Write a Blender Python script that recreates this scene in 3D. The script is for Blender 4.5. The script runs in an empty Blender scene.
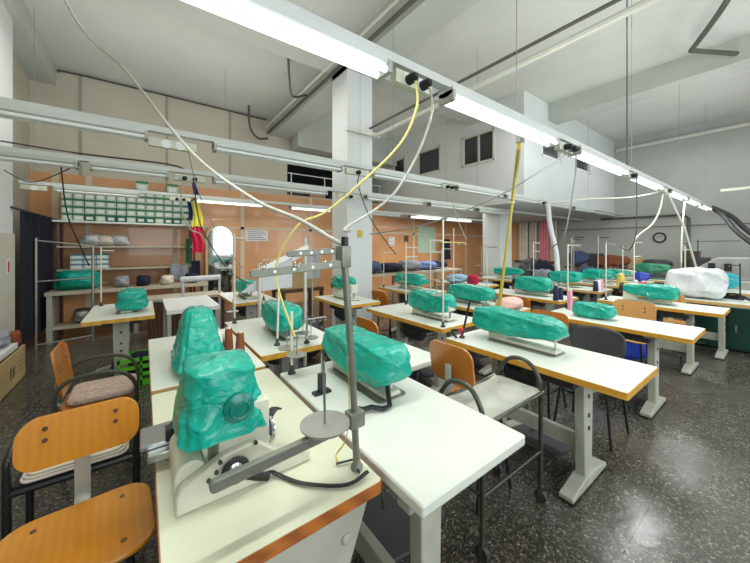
import bpy, bmesh, math, random
from mathutils import Vector, Matrix, noise
random.seed(7)
scn = bpy.context.scene
COL = scn.collection
PI = math.pi
def V(*a): return Vector(a)

# ------------------------------------------------------------------ materials
def lin(c):
    return tuple((x/12.92 if x <= .04045 else ((x+.055)/1.055)**2.4) for x in c)
def rgb(r, g, b): return lin((r/255, g/255, b/255)) + (1,)
def mat(name, col, rough=.5, metal=0, spec=.5, bump=0, bscale=30, var=0, vscale=4, coat=0, sub=None):
    m = bpy.data.materials.new(name); m.use_nodes = True
    nt = m.node_tree; b = nt.nodes['Principled BSDF']
    b.inputs['Base Color'].default_value = col; b.inputs['Roughness'].default_value = rough
    b.inputs['Metallic'].default_value = metal; b.inputs['Specular IOR Level'].default_value = spec
    b.inputs['Coat Weight'].default_value = coat
    tc = nt.nodes.new('ShaderNodeTexCoord')
    if var:
        n = nt.nodes.new('ShaderNodeTexNoise'); n.inputs['Scale'].default_value = vscale; n.inputs['Detail'].default_value = 5
        nt.links.new(tc.outputs['Object'], n.inputs['Vector'])
        r = nt.nodes.new('ShaderNodeValToRGB')
        r.color_ramp.elements[0].position = .3; r.color_ramp.elements[1].position = .7
        r.color_ramp.elements[0].color = tuple(x*(1-var) for x in col[:3])+(1,)
        r.color_ramp.elements[1].color = tuple(min(1, x*(1+var*.6)) for x in col[:3])+(1,)
        nt.links.new(n.outputs['Fac'], r.inputs['Fac']); nt.links.new(r.outputs['Color'], b.inputs['Base Color'])
    if bump:
        n2 = nt.nodes.new('ShaderNodeTexNoise'); n2.inputs['Scale'].default_value = bscale; n2.inputs['Detail'].default_value = 4
        nt.links.new(tc.outputs['Object'], n2.inputs['Vector'])
        bp = nt.nodes.new('ShaderNodeBump'); bp.inputs['Strength'].default_value = bump; bp.inputs['Distance'].default_value = .02
        nt.links.new(n2.outputs['Fac'], bp.inputs['Height']); nt.links.new(bp.outputs['Normal'], b.inputs['Normal'])
    return m
def wood(name, c1, c2, rough=.35, scale=(1, 1, 1), wscale=9, coat=.2):
    m = bpy.data.materials.new(name); m.use_nodes = True; nt = m.node_tree; b = nt.nodes['Principled BSDF']
    tc = nt.nodes.new('ShaderNodeTexCoord'); mp = nt.nodes.new('ShaderNodeMapping'); mp.inputs['Scale'].default_value = scale
    w = nt.nodes.new('ShaderNodeTexWave'); w.inputs['Scale'].default_value = wscale; w.inputs['Distortion'].default_value = 4.5
    w.inputs['Detail'].default_value = 3; w.inputs['Detail Scale'].default_value = 1.2
    r = nt.nodes.new('ShaderNodeValToRGB'); r.color_ramp.elements[0].color = c1; r.color_ramp.elements[1].color = c2
    nt.links.new(tc.outputs['Object'], mp.inputs['Vector']); nt.links.new(mp.outputs['Vector'], w.inputs['Vector'])
    nt.links.new(w.outputs['Fac'], r.inputs['Fac']); nt.links.new(r.outputs['Color'], b.inputs['Base Color'])
    b.inputs['Roughness'].default_value = rough; b.inputs['Coat Weight'].default_value = coat
    return m
def emit(name, col, s):
    m = bpy.data.materials.new(name); m.use_nodes = True; nt = m.node_tree; b = nt.nodes['Principled BSDF']
    b.inputs['Base Color'].default_value = col; b.inputs['Emission Color'].default_value = col; b.inputs['Emission Strength'].default_value = s
    return m
def plastic_film(name, col, dark, alpha=.9):
    m = bpy.data.materials.new(name); m.use_nodes = True; nt = m.node_tree; L = nt.links
    b = nt.nodes['Principled BSDF']; out = nt.nodes['Material Output']
    tc = nt.nodes.new('ShaderNodeTexCoord')
    n = nt.nodes.new('ShaderNodeTexNoise'); n.inputs['Scale'].default_value = 7; n.inputs['Detail'].default_value = 6; n.inputs['Distortion'].default_value = 1.5
    v = nt.nodes.new('ShaderNodeTexVoronoi'); v.feature = 'DISTANCE_TO_EDGE'; v.inputs['Scale'].default_value = 11
    mx = nt.nodes.new('ShaderNodeMixRGB'); mx.blend_type = 'ADD'; mx.inputs['Fac'].default_value = .12
    L.new(tc.outputs['Object'], mx.inputs['Color1']); L.new(n.outputs['Color'], mx.inputs['Color2']); L.new(mx.outputs['Color'], v.inputs['Vector'])
    L.new(tc.outputs['Object'], n.inputs['Vector'])
    r = nt.nodes.new('ShaderNodeValToRGB'); r.color_ramp.elements[0].color = dark; r.color_ramp.elements[1].color = col
    r.color_ramp.elements[0].position = .25; r.color_ramp.elements[1].position = .75
    L.new(n.outputs['Fac'], r.inputs['Fac']); L.new(r.outputs['Color'], b.inputs['Base Color'])
    ad = nt.nodes.new('ShaderNodeMath'); ad.operation = 'MULTIPLY_ADD'; ad.inputs[1].default_value = 1.2
    L.new(v.outputs['Distance'], ad.inputs[0]); L.new(n.outputs['Fac'], ad.inputs[2])
    bp = nt.nodes.new('ShaderNodeBump'); bp.inputs['Strength'].default_value = .5; bp.inputs['Distance'].default_value = .03
    L.new(ad.outputs[0], bp.inputs['Height']); L.new(bp.outputs['Normal'], b.inputs['Normal'])
    b.inputs['Roughness'].default_value = .24; b.inputs['Specular IOR Level'].default_value = .45; b.inputs['Coat Weight'].default_value = .3; b.inputs['Coat Roughness'].default_value = .06
    tr = nt.nodes.new('ShaderNodeBsdfTranslucent'); L.new(r.outputs['Color'], tr.inputs['Color'])
    ms = nt.nodes.new('ShaderNodeMixShader'); ms.inputs[0].default_value = .14
    L.new(b.outputs[0], ms.inputs[1]); L.new(tr.outputs[0], ms.inputs[2])
    tp = nt.nodes.new('ShaderNodeBsdfTransparent'); tp.inputs['Color'].default_value = tuple(min(1, x*1.3+.1) for x in col[:3])+(1,)
    m2 = nt.nodes.new('ShaderNodeMixShader'); m2.inputs[0].default_value = alpha
    L.new(tp.outputs[0], m2.inputs[1]); L.new(ms.outputs[0], m2.inputs[2]); L.new(m2.outputs[0], out.inputs['Surface'])
    return m

def terrazzo():
    m = bpy.data.materials.new('terrazzo'); m.use_nodes = True; nt = m.node_tree; L = nt.links; b = nt.nodes['Principled BSDF']
    tc = nt.nodes.new('ShaderNodeTexCoord')
    v = nt.nodes.new('ShaderNodeTexVoronoi'); v.inputs['Scale'].default_value = 105
    L.new(tc.outputs['Object'], v.inputs['Vector'])
    r = nt.nodes.new('ShaderNodeValToRGB'); cr = r.color_ramp; cr.interpolation = 'CONSTANT'
    cols = [(0, rgb(62, 60, 54)), (.36, rgb(78, 75, 67)), (.6, rgb(100, 96, 86)), (.78, rgb(66, 64, 58)), (.88, rgb(122, 118, 107)), (.965, rgb(152, 148, 135))]
    cr.elements[0].position = 0; cr.elements[0].color = cols[0][1]; cr.elements[1].position = cols[1][0]; cr.elements[1].color = cols[1][1]
    for p, c in cols[2:]:
        e = cr.elements.new(p); e.color = c
    sp = nt.nodes.new('ShaderNodeSeparateColor'); L.new(v.outputs['Color'], sp.inputs[0]); L.new(sp.outputs[0], r.inputs['Fac'])
    n = nt.nodes.new('ShaderNodeTexNoise'); n.inputs['Scale'].default_value = 1.1; n.inputs['Detail'].default_value = 6
    L.new(tc.outputs['Object'], n.inputs['Vector'])
    br = nt.nodes.new('ShaderNodeTexBrick'); br.offset = 0; br.inputs['Scale'].default_value = 1; br.inputs['Mortar Size'].default_value = .003
    br.inputs['Brick Width'].default_value = .5; br.inputs['Row Height'].default_value = .5
    br.inputs['Color1'].default_value = (1, 1, 1, 1); br.inputs['Color2'].default_value = (.88, .88, .88, 1); br.inputs['Mortar'].default_value = (.45, .45, .45, 1)
    L.new(tc.outputs['Object'], br.inputs['Vector'])
    mu = nt.nodes.new('ShaderNodeMixRGB'); mu.blend_type = 'MULTIPLY'; mu.inputs['Fac'].default_value = 1
    L.new(r.outputs['Color'], mu.inputs['Color1']); L.new(br.outputs['Color'], mu.inputs['Color2'])
    L.new(mu.outputs['Color'], b.inputs['Base Color'])
    mr = nt.nodes.new('ShaderNodeMapRange'); mr.inputs['From Min'].default_value = .3; mr.inputs['From Max'].default_value = .7
    mr.inputs['To Min'].default_value = .14; mr.inputs['To Max'].default_value = .36
    L.new(n.outputs['Fac'], mr.inputs['Value']); L.new(mr.outputs[0], b.inputs['Roughness'])
    n2 = nt.nodes.new('ShaderNodeTexNoise'); n2.inputs['Scale'].default_value = 9; L.new(tc.outputs['Object'], n2.inputs['Vector'])
    bp = nt.nodes.new('ShaderNodeBump'); bp.inputs['Strength'].default_value = .12; bp.inputs['Distance'].default_value = .02
    L.new(n2.outputs['Fac'], bp.inputs['Height']); L.new(bp.outputs['Normal'], b.inputs['Normal'])
    b.inputs['Specular IOR Level'].default_value = .6
    return m

M = {}
M['floor'] = terrazzo()
M['ceiling'] = mat('ceiling_paint', rgb(206, 209, 203), .9, var=.07, vscale=.8, bump=.05, bscale=6)
M['beam'] = mat('beam_paint', rgb(186, 190, 184), .85, var=.08, vscale=1.2)
M['wall_beige'] = mat('beige_plaster', rgb(196, 190, 174), .9, var=.08, vscale=1.5, bump=.06, bscale=8)
M['wall_grey'] = mat('grey_plaster', rgb(176, 180, 175), .9, var=.13, vscale=.9, bump=.08, bscale=5)
M['wall_white'] = mat('white_plaster', rgb(214, 218, 217), .85, var=.05, vscale=1)
M['wall_low'] = mat('cream_gloss_paint', rgb(205, 205, 188), .4, var=.06, vscale=3)
M['cladding'] = mat('orange_hardboard', rgb(216, 158, 108), .25, var=.12, vscale=1.6, bump=.03, bscale=3, coat=.3)
M['batten'] = mat('cream_batten', rgb(214, 196, 170), .5)
M['white_metal'] = mat('white_enamel', rgb(232, 235, 233), .35, var=.03)
M['rail_paint'] = mat('rail_paint', rgb(206, 211, 206), .4, var=.05)
M['grey_enamel'] = mat('grey_enamel', rgb(172, 176, 168), .4, var=.08, vscale=12)
M['beige_enamel'] = mat('beige_enamel', rgb(206, 207, 188), .38, var=.07, vscale=9)
M['leg_metal'] = mat('stone_grey_paint', rgb(180, 182, 168), .45, var=.1, vscale=10)
M['steel'] = mat('steel', rgb(176, 178, 176), .3, 1, var=.1, vscale=20)
M['alu'] = mat('dull_aluminium', rgb(172, 172, 165), .45, .85, var=.12, vscale=14)
M['press_grey'] = mat('press_grey', rgb(150, 152, 148), .5, var=.2, vscale=5)
M['stand_grey'] = mat('stand_grey_paint', rgb(128, 132, 120), .4, .4, var=.15, vscale=14)
M['chrome'] = mat('chrome', rgb(215, 217, 217), .15, 1)
M['black'] = mat('black_plastic', rgb(26, 27, 28), .45)
M['black_metal'] = mat('black_paint', rgb(28, 31, 32), .35, var=.2, vscale=20)
M['dark_metal'] = mat('olive_metal', rgb(84, 88, 78), .4, .5, var=.25, vscale=15)
M['dark_grey'] = mat('dark_grey', rgb(62, 65, 66), .6, var=.15)
M['motor'] = mat('motor_grey', rgb(52, 58, 60), .5, var=.2, vscale=18)
M['laminate'] = mat('white_laminate', rgb(222, 226, 215), .32, var=.045, vscale=5, spec=.4)
M['laminate_cream'] = mat('cream_laminate', rgb(216, 218, 192), .3, var=.05, vscale=4, spec=.4)
M['edge_orange'] = wood('orange_edge_band', rgb(206, 150, 46), rgb(220, 168, 62), .4, (1, 1, 6), 3)
M['edge_brown'] = wood('brown_edge_wood', rgb(150, 84, 34), rgb(188, 112, 48), .4, (1, 1, 9), 3)
M['edge_ply'] = wood('plywood_edge', rgb(176, 128, 66), rgb(218, 180, 112), .45, (.2, .2, 40), 2)
M['wood_chair'] = wood('orange_varnished_plywood', rgb(196, 126, 20), rgb(203, 133, 25), .3, (1, .25, 1), 11, .4)
M['wood_chair2'] = wood('amber_varnished_plywood', rgb(182, 108, 36), rgb(188, 114, 41), .33, (1, .25, 1), 11, .4)
M['wood_tan'] = wood('tan_plywood', rgb(200, 148, 84), rgb(207, 156, 92), .4, (1, .25, 1), 9, .2)
M['dark_wood'] = wood('dark_wood', rgb(70, 46, 32), rgb(102, 70, 48), .5, (1, .3, 1), 6)
M['shelf_board'] = mat('shelf_board', rgb(188, 178, 156), .5, var=.1, vscale=5)
M['bag'] = plastic_film('teal_plastic_film', rgb(0, 192, 168), rgb(0, 158, 140), .97)
M['bag_wheel'] = mat('dark_teal_wheel', rgb(10, 120, 106), .25)
M['bag_cyan'] = plastic_film('cyan_plastic_film', rgb(20, 190, 200), rgb(4, 154, 166), .96)
M['bag_green'] = plastic_film('green_plastic_film', rgb(60, 160, 120), rgb(30, 110, 84), .95)
M['white_cloth'] = mat('white_cloth', rgb(204, 207, 210), .85, bump=.5, bscale=14, var=.06, vscale=8)
M['white_sheet'] = mat('crumpled_white_sheet', rgb(212, 215, 216), .5, bump=.7, bscale=9, var=.1, vscale=8)
M['grey_cloth'] = mat('grey_cloth', rgb(150, 154, 162), .9, bump=.4, bscale=16, var=.14, vscale=10)
M['navy_cloth'] = mat('navy_cloth', rgb(26, 30, 52), .9, bump=.3, bscale=14, var=.2, vscale=8)
M['curtain'] = mat('navy_curtain', rgb(22, 22, 36), .9, var=.2, vscale=8)
M['denim'] = mat('denim', rgb(74, 86, 122), .9, bump=.4, bscale=18, var=.2, vscale=12)
M['blue_cloth'] = mat('blue_cloth', rgb(112, 134, 190), .9, bump=.4, bscale=18, var=.15, vscale=12)
M['ltblue_cloth'] = mat('light_blue_cloth', rgb(160, 196, 222), .8, bump=.4, bscale=14, var=.15, vscale=12)
M['pink_cloth'] = mat('pink_cloth', rgb(232, 150, 160), .85, var=.08)
M['pale_pink'] = mat('pale_pink_cloth', rgb(216, 176, 164), .85, bump=.3, var=.06)
M['red_cloth'] = mat('red_cloth', rgb(190, 40, 74), .85, bump=.3, var=.15, vscale=10)
M['cushion'] = mat('patterned_cushion', rgb(198, 176, 160), .9, var=.35, vscale=55)
M['ecru'] = mat('ecru_cloth', rgb(222, 212, 196), .9, bump=.3, bscale=20, var=.1)
M['carton'] = mat('carton', rgb(196, 172, 122), .75, var=.07, vscale=6)
M['paper'] = mat('paper', rgb(228, 230, 230), .7, var=.03)
M['ink'] = mat('grey_ink', rgb(120, 126, 140), .8)
M['ink_dark'] = mat('dark_ink', rgb(62, 54, 42), .8)
M['box_green'] = mat('pale_green_box', rgb(184, 206, 182), .6, var=.15, vscale=22)
M['box_lid'] = mat('green_box_lid', rgb(40, 118, 84), .5, var=.15, vscale=14)
M['box_lid_dark'] = mat('deep_green_box_lid', rgb(16, 104, 82), .5)
M['box_white'] = mat('white_blue_box', rgb(198, 210, 214), .6, var=.18, vscale=20)
M['box_teal'] = mat('teal_box_lid', rgb(40, 116, 124), .5)
M['lit'] = emit('lit_tube', (.93, 1, .97, 1), 1.9)
M['unlit'] = mat('unlit_tube', rgb(238, 242, 240), .3)
M['socket'] = mat('socket_plastic', rgb(206, 210, 190), .45)
M['hose'] = mat('grey_hose', rgb(176, 176, 164), .4, var=.08, vscale=30)
M['yellow_cord'] = mat('yellow_cord', rgb(216, 204, 120), .45)
M['yellow_pole'] = mat('yellow_pole', rgb(182, 164, 62), .4, var=.15, vscale=20)
M['tape'] = mat('yellow_tape', rgb(206, 178, 40), .5, var=.25, vscale=60)
M['wire_grey'] = mat('grey_wire', rgb(130, 132, 128), .5)
M['pipe_dark'] = mat('dark_conduit', rgb(96, 96, 88), .45, .3, var=.15)
M['pipe_light'] = mat('light_conduit', rgb(206, 208, 196), .5)
M['glass_dark'] = mat('dark_glass', rgb(52, 56, 58), .12, spec=.8, var=.25, vscale=1.3)
M['mirror'] = mat('mirror_glass', rgb(190, 196, 196), .06, 1)
M['gold'] = mat('pale_wood_frame', rgb(206, 170, 118), .4)
M['red'] = mat('red_plastic', rgb(206, 30, 62), .4)
M['green'] = mat('bright_green_plastic', rgb(96, 196, 42), .4)
M['darkgreen'] = mat('dark_green_metal', rgb(24, 72, 58), .4, var=.15)
M['navy_thread'] = mat('navy_thread', rgb(34, 34, 74), .7, bump=.3, bscale=200)
M['brown_thread'] = mat('brown_thread', rgb(132, 70, 36), .7, bump=.3, bscale=200)
M['yellow_thread'] = mat('yellow_thread', rgb(218, 196, 80), .7)
M['white_thread'] = mat('white_thread', rgb(224, 226, 226), .7)
M['pink_thread'] = mat('pink_thread', rgb(220, 150, 176), .7)
M['flag_blue'] = mat('flag_blue', rgb(38, 48, 106), .8)
M['flag_yellow'] = mat('flag_yellow', rgb(226, 214, 84), .8)
M['flag_red'] = mat('flag_red', rgb(192, 22, 62), .8)
M['blue_plastic'] = mat('blue_plastic', rgb(40, 66, 176), .4, var=.15)
M['machine_green'] = mat('hammertone_green', rgb(70, 128, 112), .35, var=.12, vscale=20)
M['dark_void'] = mat('loft_shade', rgb(44, 44, 46), .9, var=.2)  # shade inside the open loft, painted as surface colour

# ------------------------------------------------------------------ mesh helpers
class MB:
    def __init__(s): s.bm = bmesh.new()
    def box(s, c, d, rz=0, rx=0, ry=0, taper=1, bev=0):
        ret = bmesh.ops.create_cube(s.bm, size=1); vs = ret['verts']
        for v in vs:
            k = taper if v.co.z > 0 else 1
            v.co = Vector((v.co.x*d[0]*k, v.co.y*d[1]*k, v.co.z*d[2]))
        if bev:
            es = list({e for v in vs for e in v.link_edges})
            r = bmesh.ops.bevel(s.bm, geom=es, offset=bev, segments=2, affect='EDGES', profile=.6)
            vs = list({v for f in r['faces'] for v in f.verts} | {v for v in vs if v.is_valid})
            # gather whole island
            seen = set(vs); st = list(vs)
            while st:
                v = st.pop()
                for e in v.link_edges:
                    o = e.other_vert(v)
                    if o not in seen: seen.add(o); st.append(o)
            vs = list(seen)
        m = Matrix.Translation(Vector(c)) @ Matrix.Rotation(rz, 4, 'Z') @ Matrix.Rotation(ry, 4, 'Y') @ Matrix.Rotation(rx, 4, 'X')
        for v in vs: v.co = m @ v.co
        return s
    def b2(s, x0, x1, y0, y1, z0, z1, bev=0):
        return s.box(((x0+x1)/2, (y0+y1)/2, (z0+z1)/2), (abs(x1-x0), abs(y1-y0), abs(z1-z0)), bev=bev)
    def cyl(s, p0, p1, r, r2=None, n=14):
        p0 = Vector(p0); p1 = Vector(p1); r2 = r if r2 is None else r2; d = p1-p0
        q = d.to_track_quat('Z', 'Y')
        rings = []
        for p, rr in ((p0, r), (p1, r2)):
            rings.append([s.bm.verts.new(p + q @ Vector((rr*math.cos(2*PI*i/n), rr*math.sin(2*PI*i/n), 0))) for i in range(n)])
        for i in range(n):
            j = (i+1) % n
            s.bm.faces.new((rings[0][i], rings[0][j], rings[1][j], rings[1][i]))
        s.bm.faces.new(rings[0][::-1]); s.bm.faces.new(rings[1])
        return s
    def tube(s, pts, r, n=8, smooth=0, flat=None):
        pts = [Vector(p) for p in pts]
        if smooth: pts = spline(pts, smooth)
        rings = []; up = Vector((0, 0, 1)); prev = None
        for i, p in enumerate(pts):
            a = pts[max(0, i-1)]; b = pts[min(len(pts)-1, i+1)]
            t = (b-a).normalized() if (b-a).length > 1e-9 else Vector((0, 0, 1))
            if prev is None:
                u = t.cross(up)
                if u.length < 1e-3: u = t.cross(Vector((1, 0, 0)))
            else:
                u = prev - t*prev.dot(t)
                if u.length < 1e-6: u = t.cross(up)
            u.normalize(); prev = u; w = t.cross(u)
            ra, rb = (r, r) if flat is None else flat
            rings.append([s.bm.verts.new(p + u*ra*math.cos(2*PI*k/n) + w*rb*math.sin(2*PI*k/n)) for k in range(n)])
        for a, b in zip(rings, rings[1:]):
            for k in range(n):
                j = (k+1) % n
                s.bm.faces.new((a[k], a[j], b[j], b[k]))
        s.bm.faces.new(rings[0][::-1]); s.bm.faces.new(rings[-1])
        return s
    def lathe(s, prof, c=(0, 0, 0), n=20, axis='Z'):
        c = Vector(c); rings = []
        for r, z in prof:
            ring = []
            for i in range(n):
                a = 2*PI*i/n
                q = Vector((r*math.cos(a), r*math.sin(a), z))
                if axis == 'Y': q = Vector((q.x, q.z, q.y))
                if axis == 'X': q = Vector((q.z, q.x, q.y))
                ring.append(s.bm.verts.new(c+q))
            rings.append(ring)
        for a, b in zip(rings, rings[1:]):
            for i in range(n):
                j = (i+1) % n
                s.bm.faces.new((a[i], a[j], b[j], b[i]))
        s.bm.faces.new(rings[0][::-1]); s.bm.faces.new(rings[-1])
        return s
    def torus(s, c, R, r, axis='Y', n=24, a0=0, a1=2*PI):
        c = Vector(c); pts = []
        for i in range(n+1):
            a = a0+(a1-a0)*i/n; x, y = R*math.cos(a), R*math.sin(a)
            pts.append(c + (Vector((x, 0, y)) if axis == 'Y' else Vector((0, x, y)) if axis == 'X' else Vector((x, y, 0))))
        return s.tube(pts, r, 8)
    def prism(s, poly, axis, a0, a1):
        # poly in the two other axes: axis X -> (y,z); Y -> (x,z); Z -> (x,y)
        def mk(p, a):
            return Vector((a, p[0], p[1])) if axis == 'X' else Vector((p[0], a, p[1])) if axis == 'Y' else Vector((p[0], p[1], a))
        A = [s.bm.verts.new(mk(p, a0)) for p in poly]; B = [s.bm.verts.new(mk(p, a1)) for p in poly]
        n = len(poly)
        for i in range(n):
            j = (i+1) % n
            s.bm.faces.new((A[i], A[j], B[j], B[i]))
        s.bm.faces.new(A[::-1]); s.bm.faces.new(B)
        return s
    def grid(s, fn, nu, nv, closeu=False):
        g = [[s.bm.verts.new(fn(u/nu, v/nv)) for v in range(nv+1)] for u in range(nu if closeu else nu+1)]
        U = len(g)
        for i in range(nu):
            for j in range(nv):
                i2 = (i+1) % U
                try: s.bm.faces.new((g[i][j], g[i2][j], g[i2][j+1], g[i][j+1]))
                except ValueError: pass
        return s
    def mesh(s, name, m, smooth=True, bevel=0):
        bmesh.ops.recalc_face_normals(s.bm, faces=s.bm.faces)
        me = bpy.data.meshes.new(name); s.bm.to_mesh(me); s.bm.free()
        for mm in (m if isinstance(m, (list, tuple)) else [m]): me.materials.append(mm)
        if smooth:
            me.shade_smooth()
            try: me.set_sharp_from_angle(angle=math.radians(38))
            except Exception: pass
        return me
    def build(s, name, m, parent=None, smooth=True, bevel=0, label=None, loc=None, rz=0):
        me = s.mesh(name, m, smooth)
        o = bpy.data.objects.new(name, me); COL.objects.link(o)
        if parent: o.parent = parent
        if label: o['label'] = label
        if loc is not None: o.location = loc
        o.rotation_euler.z = rz
        if bevel:
            b = o.modifiers.new('bevel', 'BEVEL'); b.width = bevel; b.segments = 2; b.limit_method = 'ANGLE'; b.angle_limit = math.radians(40)
        return o
def spline(pts, k):
    out = []; n = len(pts)
    for i in range(n-1):
        p0 = pts[max(0, i-1)]; p1 = pts[i]; p2 = pts[i+1]; p3 = pts[min(n-1, i+2)]
        for j in range(k):
            t = j/k
            out.append(.5*((2*p1)+(-p0+p2)*t+(2*p0-5*p1+4*p2-p3)*t*t+(-p0+3*p1-3*p2+p3)*t**3))
    out.append(pts[-1]); return out
def rrect(w, h, r, n=6):
    pts = []
    for cx, cy, a in ((w/2-r, h/2-r, 0), (-w/2+r, h/2-r, PI/2), (-w/2+r, -h/2+r, PI), (w/2-r, -h/2+r, 1.5*PI)):
        for i in range(n+1):
            t = a+PI/2*i/n; pts.append((cx+r*math.cos(t), cy+r*math.sin(t)))
    return pts
def tag(o, label, cat, group=None):
    o['label'] = label; o['category'] = cat
    if group: o['group'] = group
    return o
def thing(name, label, cat, loc=(0, 0, 0), rz=0, group=None):
    o = bpy.data.objects.new(name, None); COL.objects.link(o); o.empty_display_size = .05
    o.location = loc; o.rotation_euler.z = rz
    return tag(o, label, cat, group)
def struct(o, label=None, cat=None):
    o['kind'] = 'structure'
    if label: o['label'] = label
    if cat: o['category'] = cat
    return o
def dup(root, label, loc=None, rz=None, group=None):
    r = root.copy(); COL.objects.link(r)
    if loc is not None: r.location = loc
    if rz is not None: r.rotation_euler.z = rz
    r['label'] = label
    if group: r['group'] = group
    elif 'group' in r: del r['group']
    for ch in list(root.children):
        c = ch.copy(); COL.objects.link(c); c.parent = r
        for g in list(ch.children):
            d = g.copy(); COL.objects.link(d); d.parent = c
    return r
ORD = ['first', 'second', 'third', 'fourth', 'fifth', 'sixth', 'seventh', 'eighth', 'ninth', 'tenth', 'eleventh', 'twelfth', 'thirteenth', 'fourteenth', 'fifteenth', 'sixteenth']

# ------------------------------------------------------------------ camera (level, lens shifted down)
cam = bpy.data.objects.new('camera', bpy.data.cameras.new('camera')); COL.objects.link(cam)
cam.location = (0, 0, 1.5); cam.rotation_euler = (PI/2, 0, -math.atan2(.596, .803))
cam.data.sensor_width = 36; cam.data.lens = 36*312/750; cam.data.shift_y = -35.5/750
cam.data.clip_start = .02
scn.camera = cam

# ------------------------------------------------------------------ setting
H = 4.74; XL = -1.6; XR = 11.8; YF = -2.6; YB = 8.0
def B(x0, x1, y0, y1, z0, z1, name, m, parent=None, **k): return MB().b2(x0, x1, y0, y1, z0, z1).build(name, m, parent, **k)
struct(B(XL-.2, XR+.2, YF-.2, YB+4.2, -.1, 0, 'floor', M['floor']), 'dark speckled terrazzo floor', 'floor')
struct(B(XL-.2, XR+.2, YF-.2, YB+4.2, H, H+.15, 'ceiling', M['ceiling']), 'pale grey painted concrete ceiling', 'ceiling')
struct(B(XL-.2, XL, YF-.2, YB+.2, 0, H, 'wall_left', M['wall_beige']), 'beige left side wall', 'wall')
struct(B(XR, XR+.2, YF-.2, YB+4.2, 0, H, 'wall_right', M['wall_grey']), 'stained grey right wall', 'wall')
# back wall: beige to the first beam, an open dark loft above the panelling beyond it
wb = MB(); wb.b2(XL, 3.05, YB, YB+.2, 0, H); wb.b2(3.05, XR, YB, YB+.2, 0, 2.86); wb.b2(3.05, 6.4, YB, YB+.2, 3.98, H)
wb = struct(wb.build('wall_back', M['wall_beige']), 'beige back wall with orange panelling below', 'wall')
B(XL, XR, YB-.03, YB, 0, 2.82, 'cladding', M['cladding'], wb, label='glossy orange hardboard panelling')
for x in (-1.28, -.83, .55, 1.92, 3.7, 5.1, 7.6, 9.1, 10.5): B(x-.045, x+.045, YB-.042, YB-.03, 0, 2.82, 'batten', M['batten'], wb)
for z in (1.93,): B(XL, XR, YB-.042, YB-.03, z-.03, z+.03, 'batten', M['batten'], wb)
seam = mat('seam_grey', rgb(160, 156, 146), .9)
for x in (-.95, .4, 1.65): B(x-.025, x+.025, YB-.012, YB, 2.83, H-.03, 'wall_seam', M['batten'], wb).data.materials[0] = seam
# loft recess, its shade put into a dark wall colour
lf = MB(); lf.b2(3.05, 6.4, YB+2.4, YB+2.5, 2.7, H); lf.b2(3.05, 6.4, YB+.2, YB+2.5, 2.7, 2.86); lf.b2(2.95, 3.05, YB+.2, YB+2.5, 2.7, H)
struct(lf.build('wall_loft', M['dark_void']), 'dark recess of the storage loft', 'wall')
# front wall with tall windows (behind the camera)
fw = MB(); xs = [XL, -.6, 1.9, 2.9, 5.4, 6.4, 8.9, 9.9, XR]
fw.b2(XL-.2, XR+.2, YF-.2, YF, 0, 1.0); fw.b2(XL-.2, XR+.2, YF-.2, YF, 3.6, H)
for a, b in ((XL-.2, -.6), (1.9, 2.9), (5.4, 6.4), (8.9, XR+.2)): fw.b2(a, b, YF-.2, YF, 1.0, 3.6)
struct(fw.build('wall_front', M['wall_grey']), 'front wall with tall windows', 'wall')
glass = bpy.data.materials.new('window_pane'); glass.use_nodes = True
gb = glass.node_tree.nodes['Principled BSDF']; gb.inputs['Base Color'].default_value = (.9, .95, 1, 1)
gb.inputs['Emission Color'].default_value = (.86, .94, 1, 1); gb.inputs['Emission Strength'].default_value = 1.3; gb.inputs['Roughness'].default_value = .1
for i, (a, b) in enumerate(((-.6, 1.9), (2.9, 5.4), (6.4, 8.9))):
    w = struct(bpy.data.objects.new('window_%d' % (i+1), None), 'tall window in front wall', 'window'); COL.objects.link(w)
    fr = MB()
    for x in (a+.03, (a+b)/2, b-.03): fr.b2(x-.03, x+.03, YF-.12, YF-.06, 1.0, 3.6)
    for z in (1.03, 2.3, 3.57): fr.b2(a, b, YF-.12, YF-.06, z-.03, z+.03)
    fr.build('window_frame', M['white_metal'], w)
    B(a, b, YF-.11, YF-.1, 1.0, 3.6, 'pane', glass, w)
# columns
cl = MB(); cl.b2(2.6, 3.1, 4.25, 4.74, 0, H)
cl = struct(cl.build('column', M['wall_white'], bevel=.012), 'square white column in mid hall', 'column')
c2 = struct(MB().b2(7.1, 7.62, 4.35, 4.86, 0, 2.45).build('column', M['wall_white'], bevel=.012), 'square white column under the mezzanine', 'column')
pil = struct(MB().b2(XL, -1.35, 5.45, 6.0, 0, H).build('pillar', M['wall_white']), 'left wall pilaster with cream lower coat', 'pillar')
B(XL, -1.335, 5.44, 6.02, 0, 1.66, 'dado', M['wall_low'], pil)
tg = B(-1.335, -1.331, 5.72, 5.80, 1.16, 1.34, 'sign_plate', M['paper'], pil, label='small paper notice with red block')
B(-1.331, -1.329, 5.73, 5.79, 1.18, 1.31, 'red_mark', M['red'], tg)
# beams
def beam(x0, x1, y0, y1, z0, lab): struct(B(x0, x1, y0, y1, z0, H, 'ceiling_beam', M['beam']), lab, 'beam')
beam(XL, -1.27, YF, YB, 4.41, 'beam along the left wall'); beam(2.6, 3.1, YF, YB, 4.32, 'broad beam over the mid column')
beam(7.42, 7.85, YF, 3.36, 4.36, 'beam running up to the mezzanine')
beam(XL, 2.6, 4.28, 4.7, 4.42, 'cross beam left of the mid column'); beam(3.1, 6.35, 4.28, 4.7, 4.42, 'cross beam right of the mid column')
beam(3.1, 6.35, 7.4, 7.8, 4.0, 'cross beam before the loft')
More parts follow.
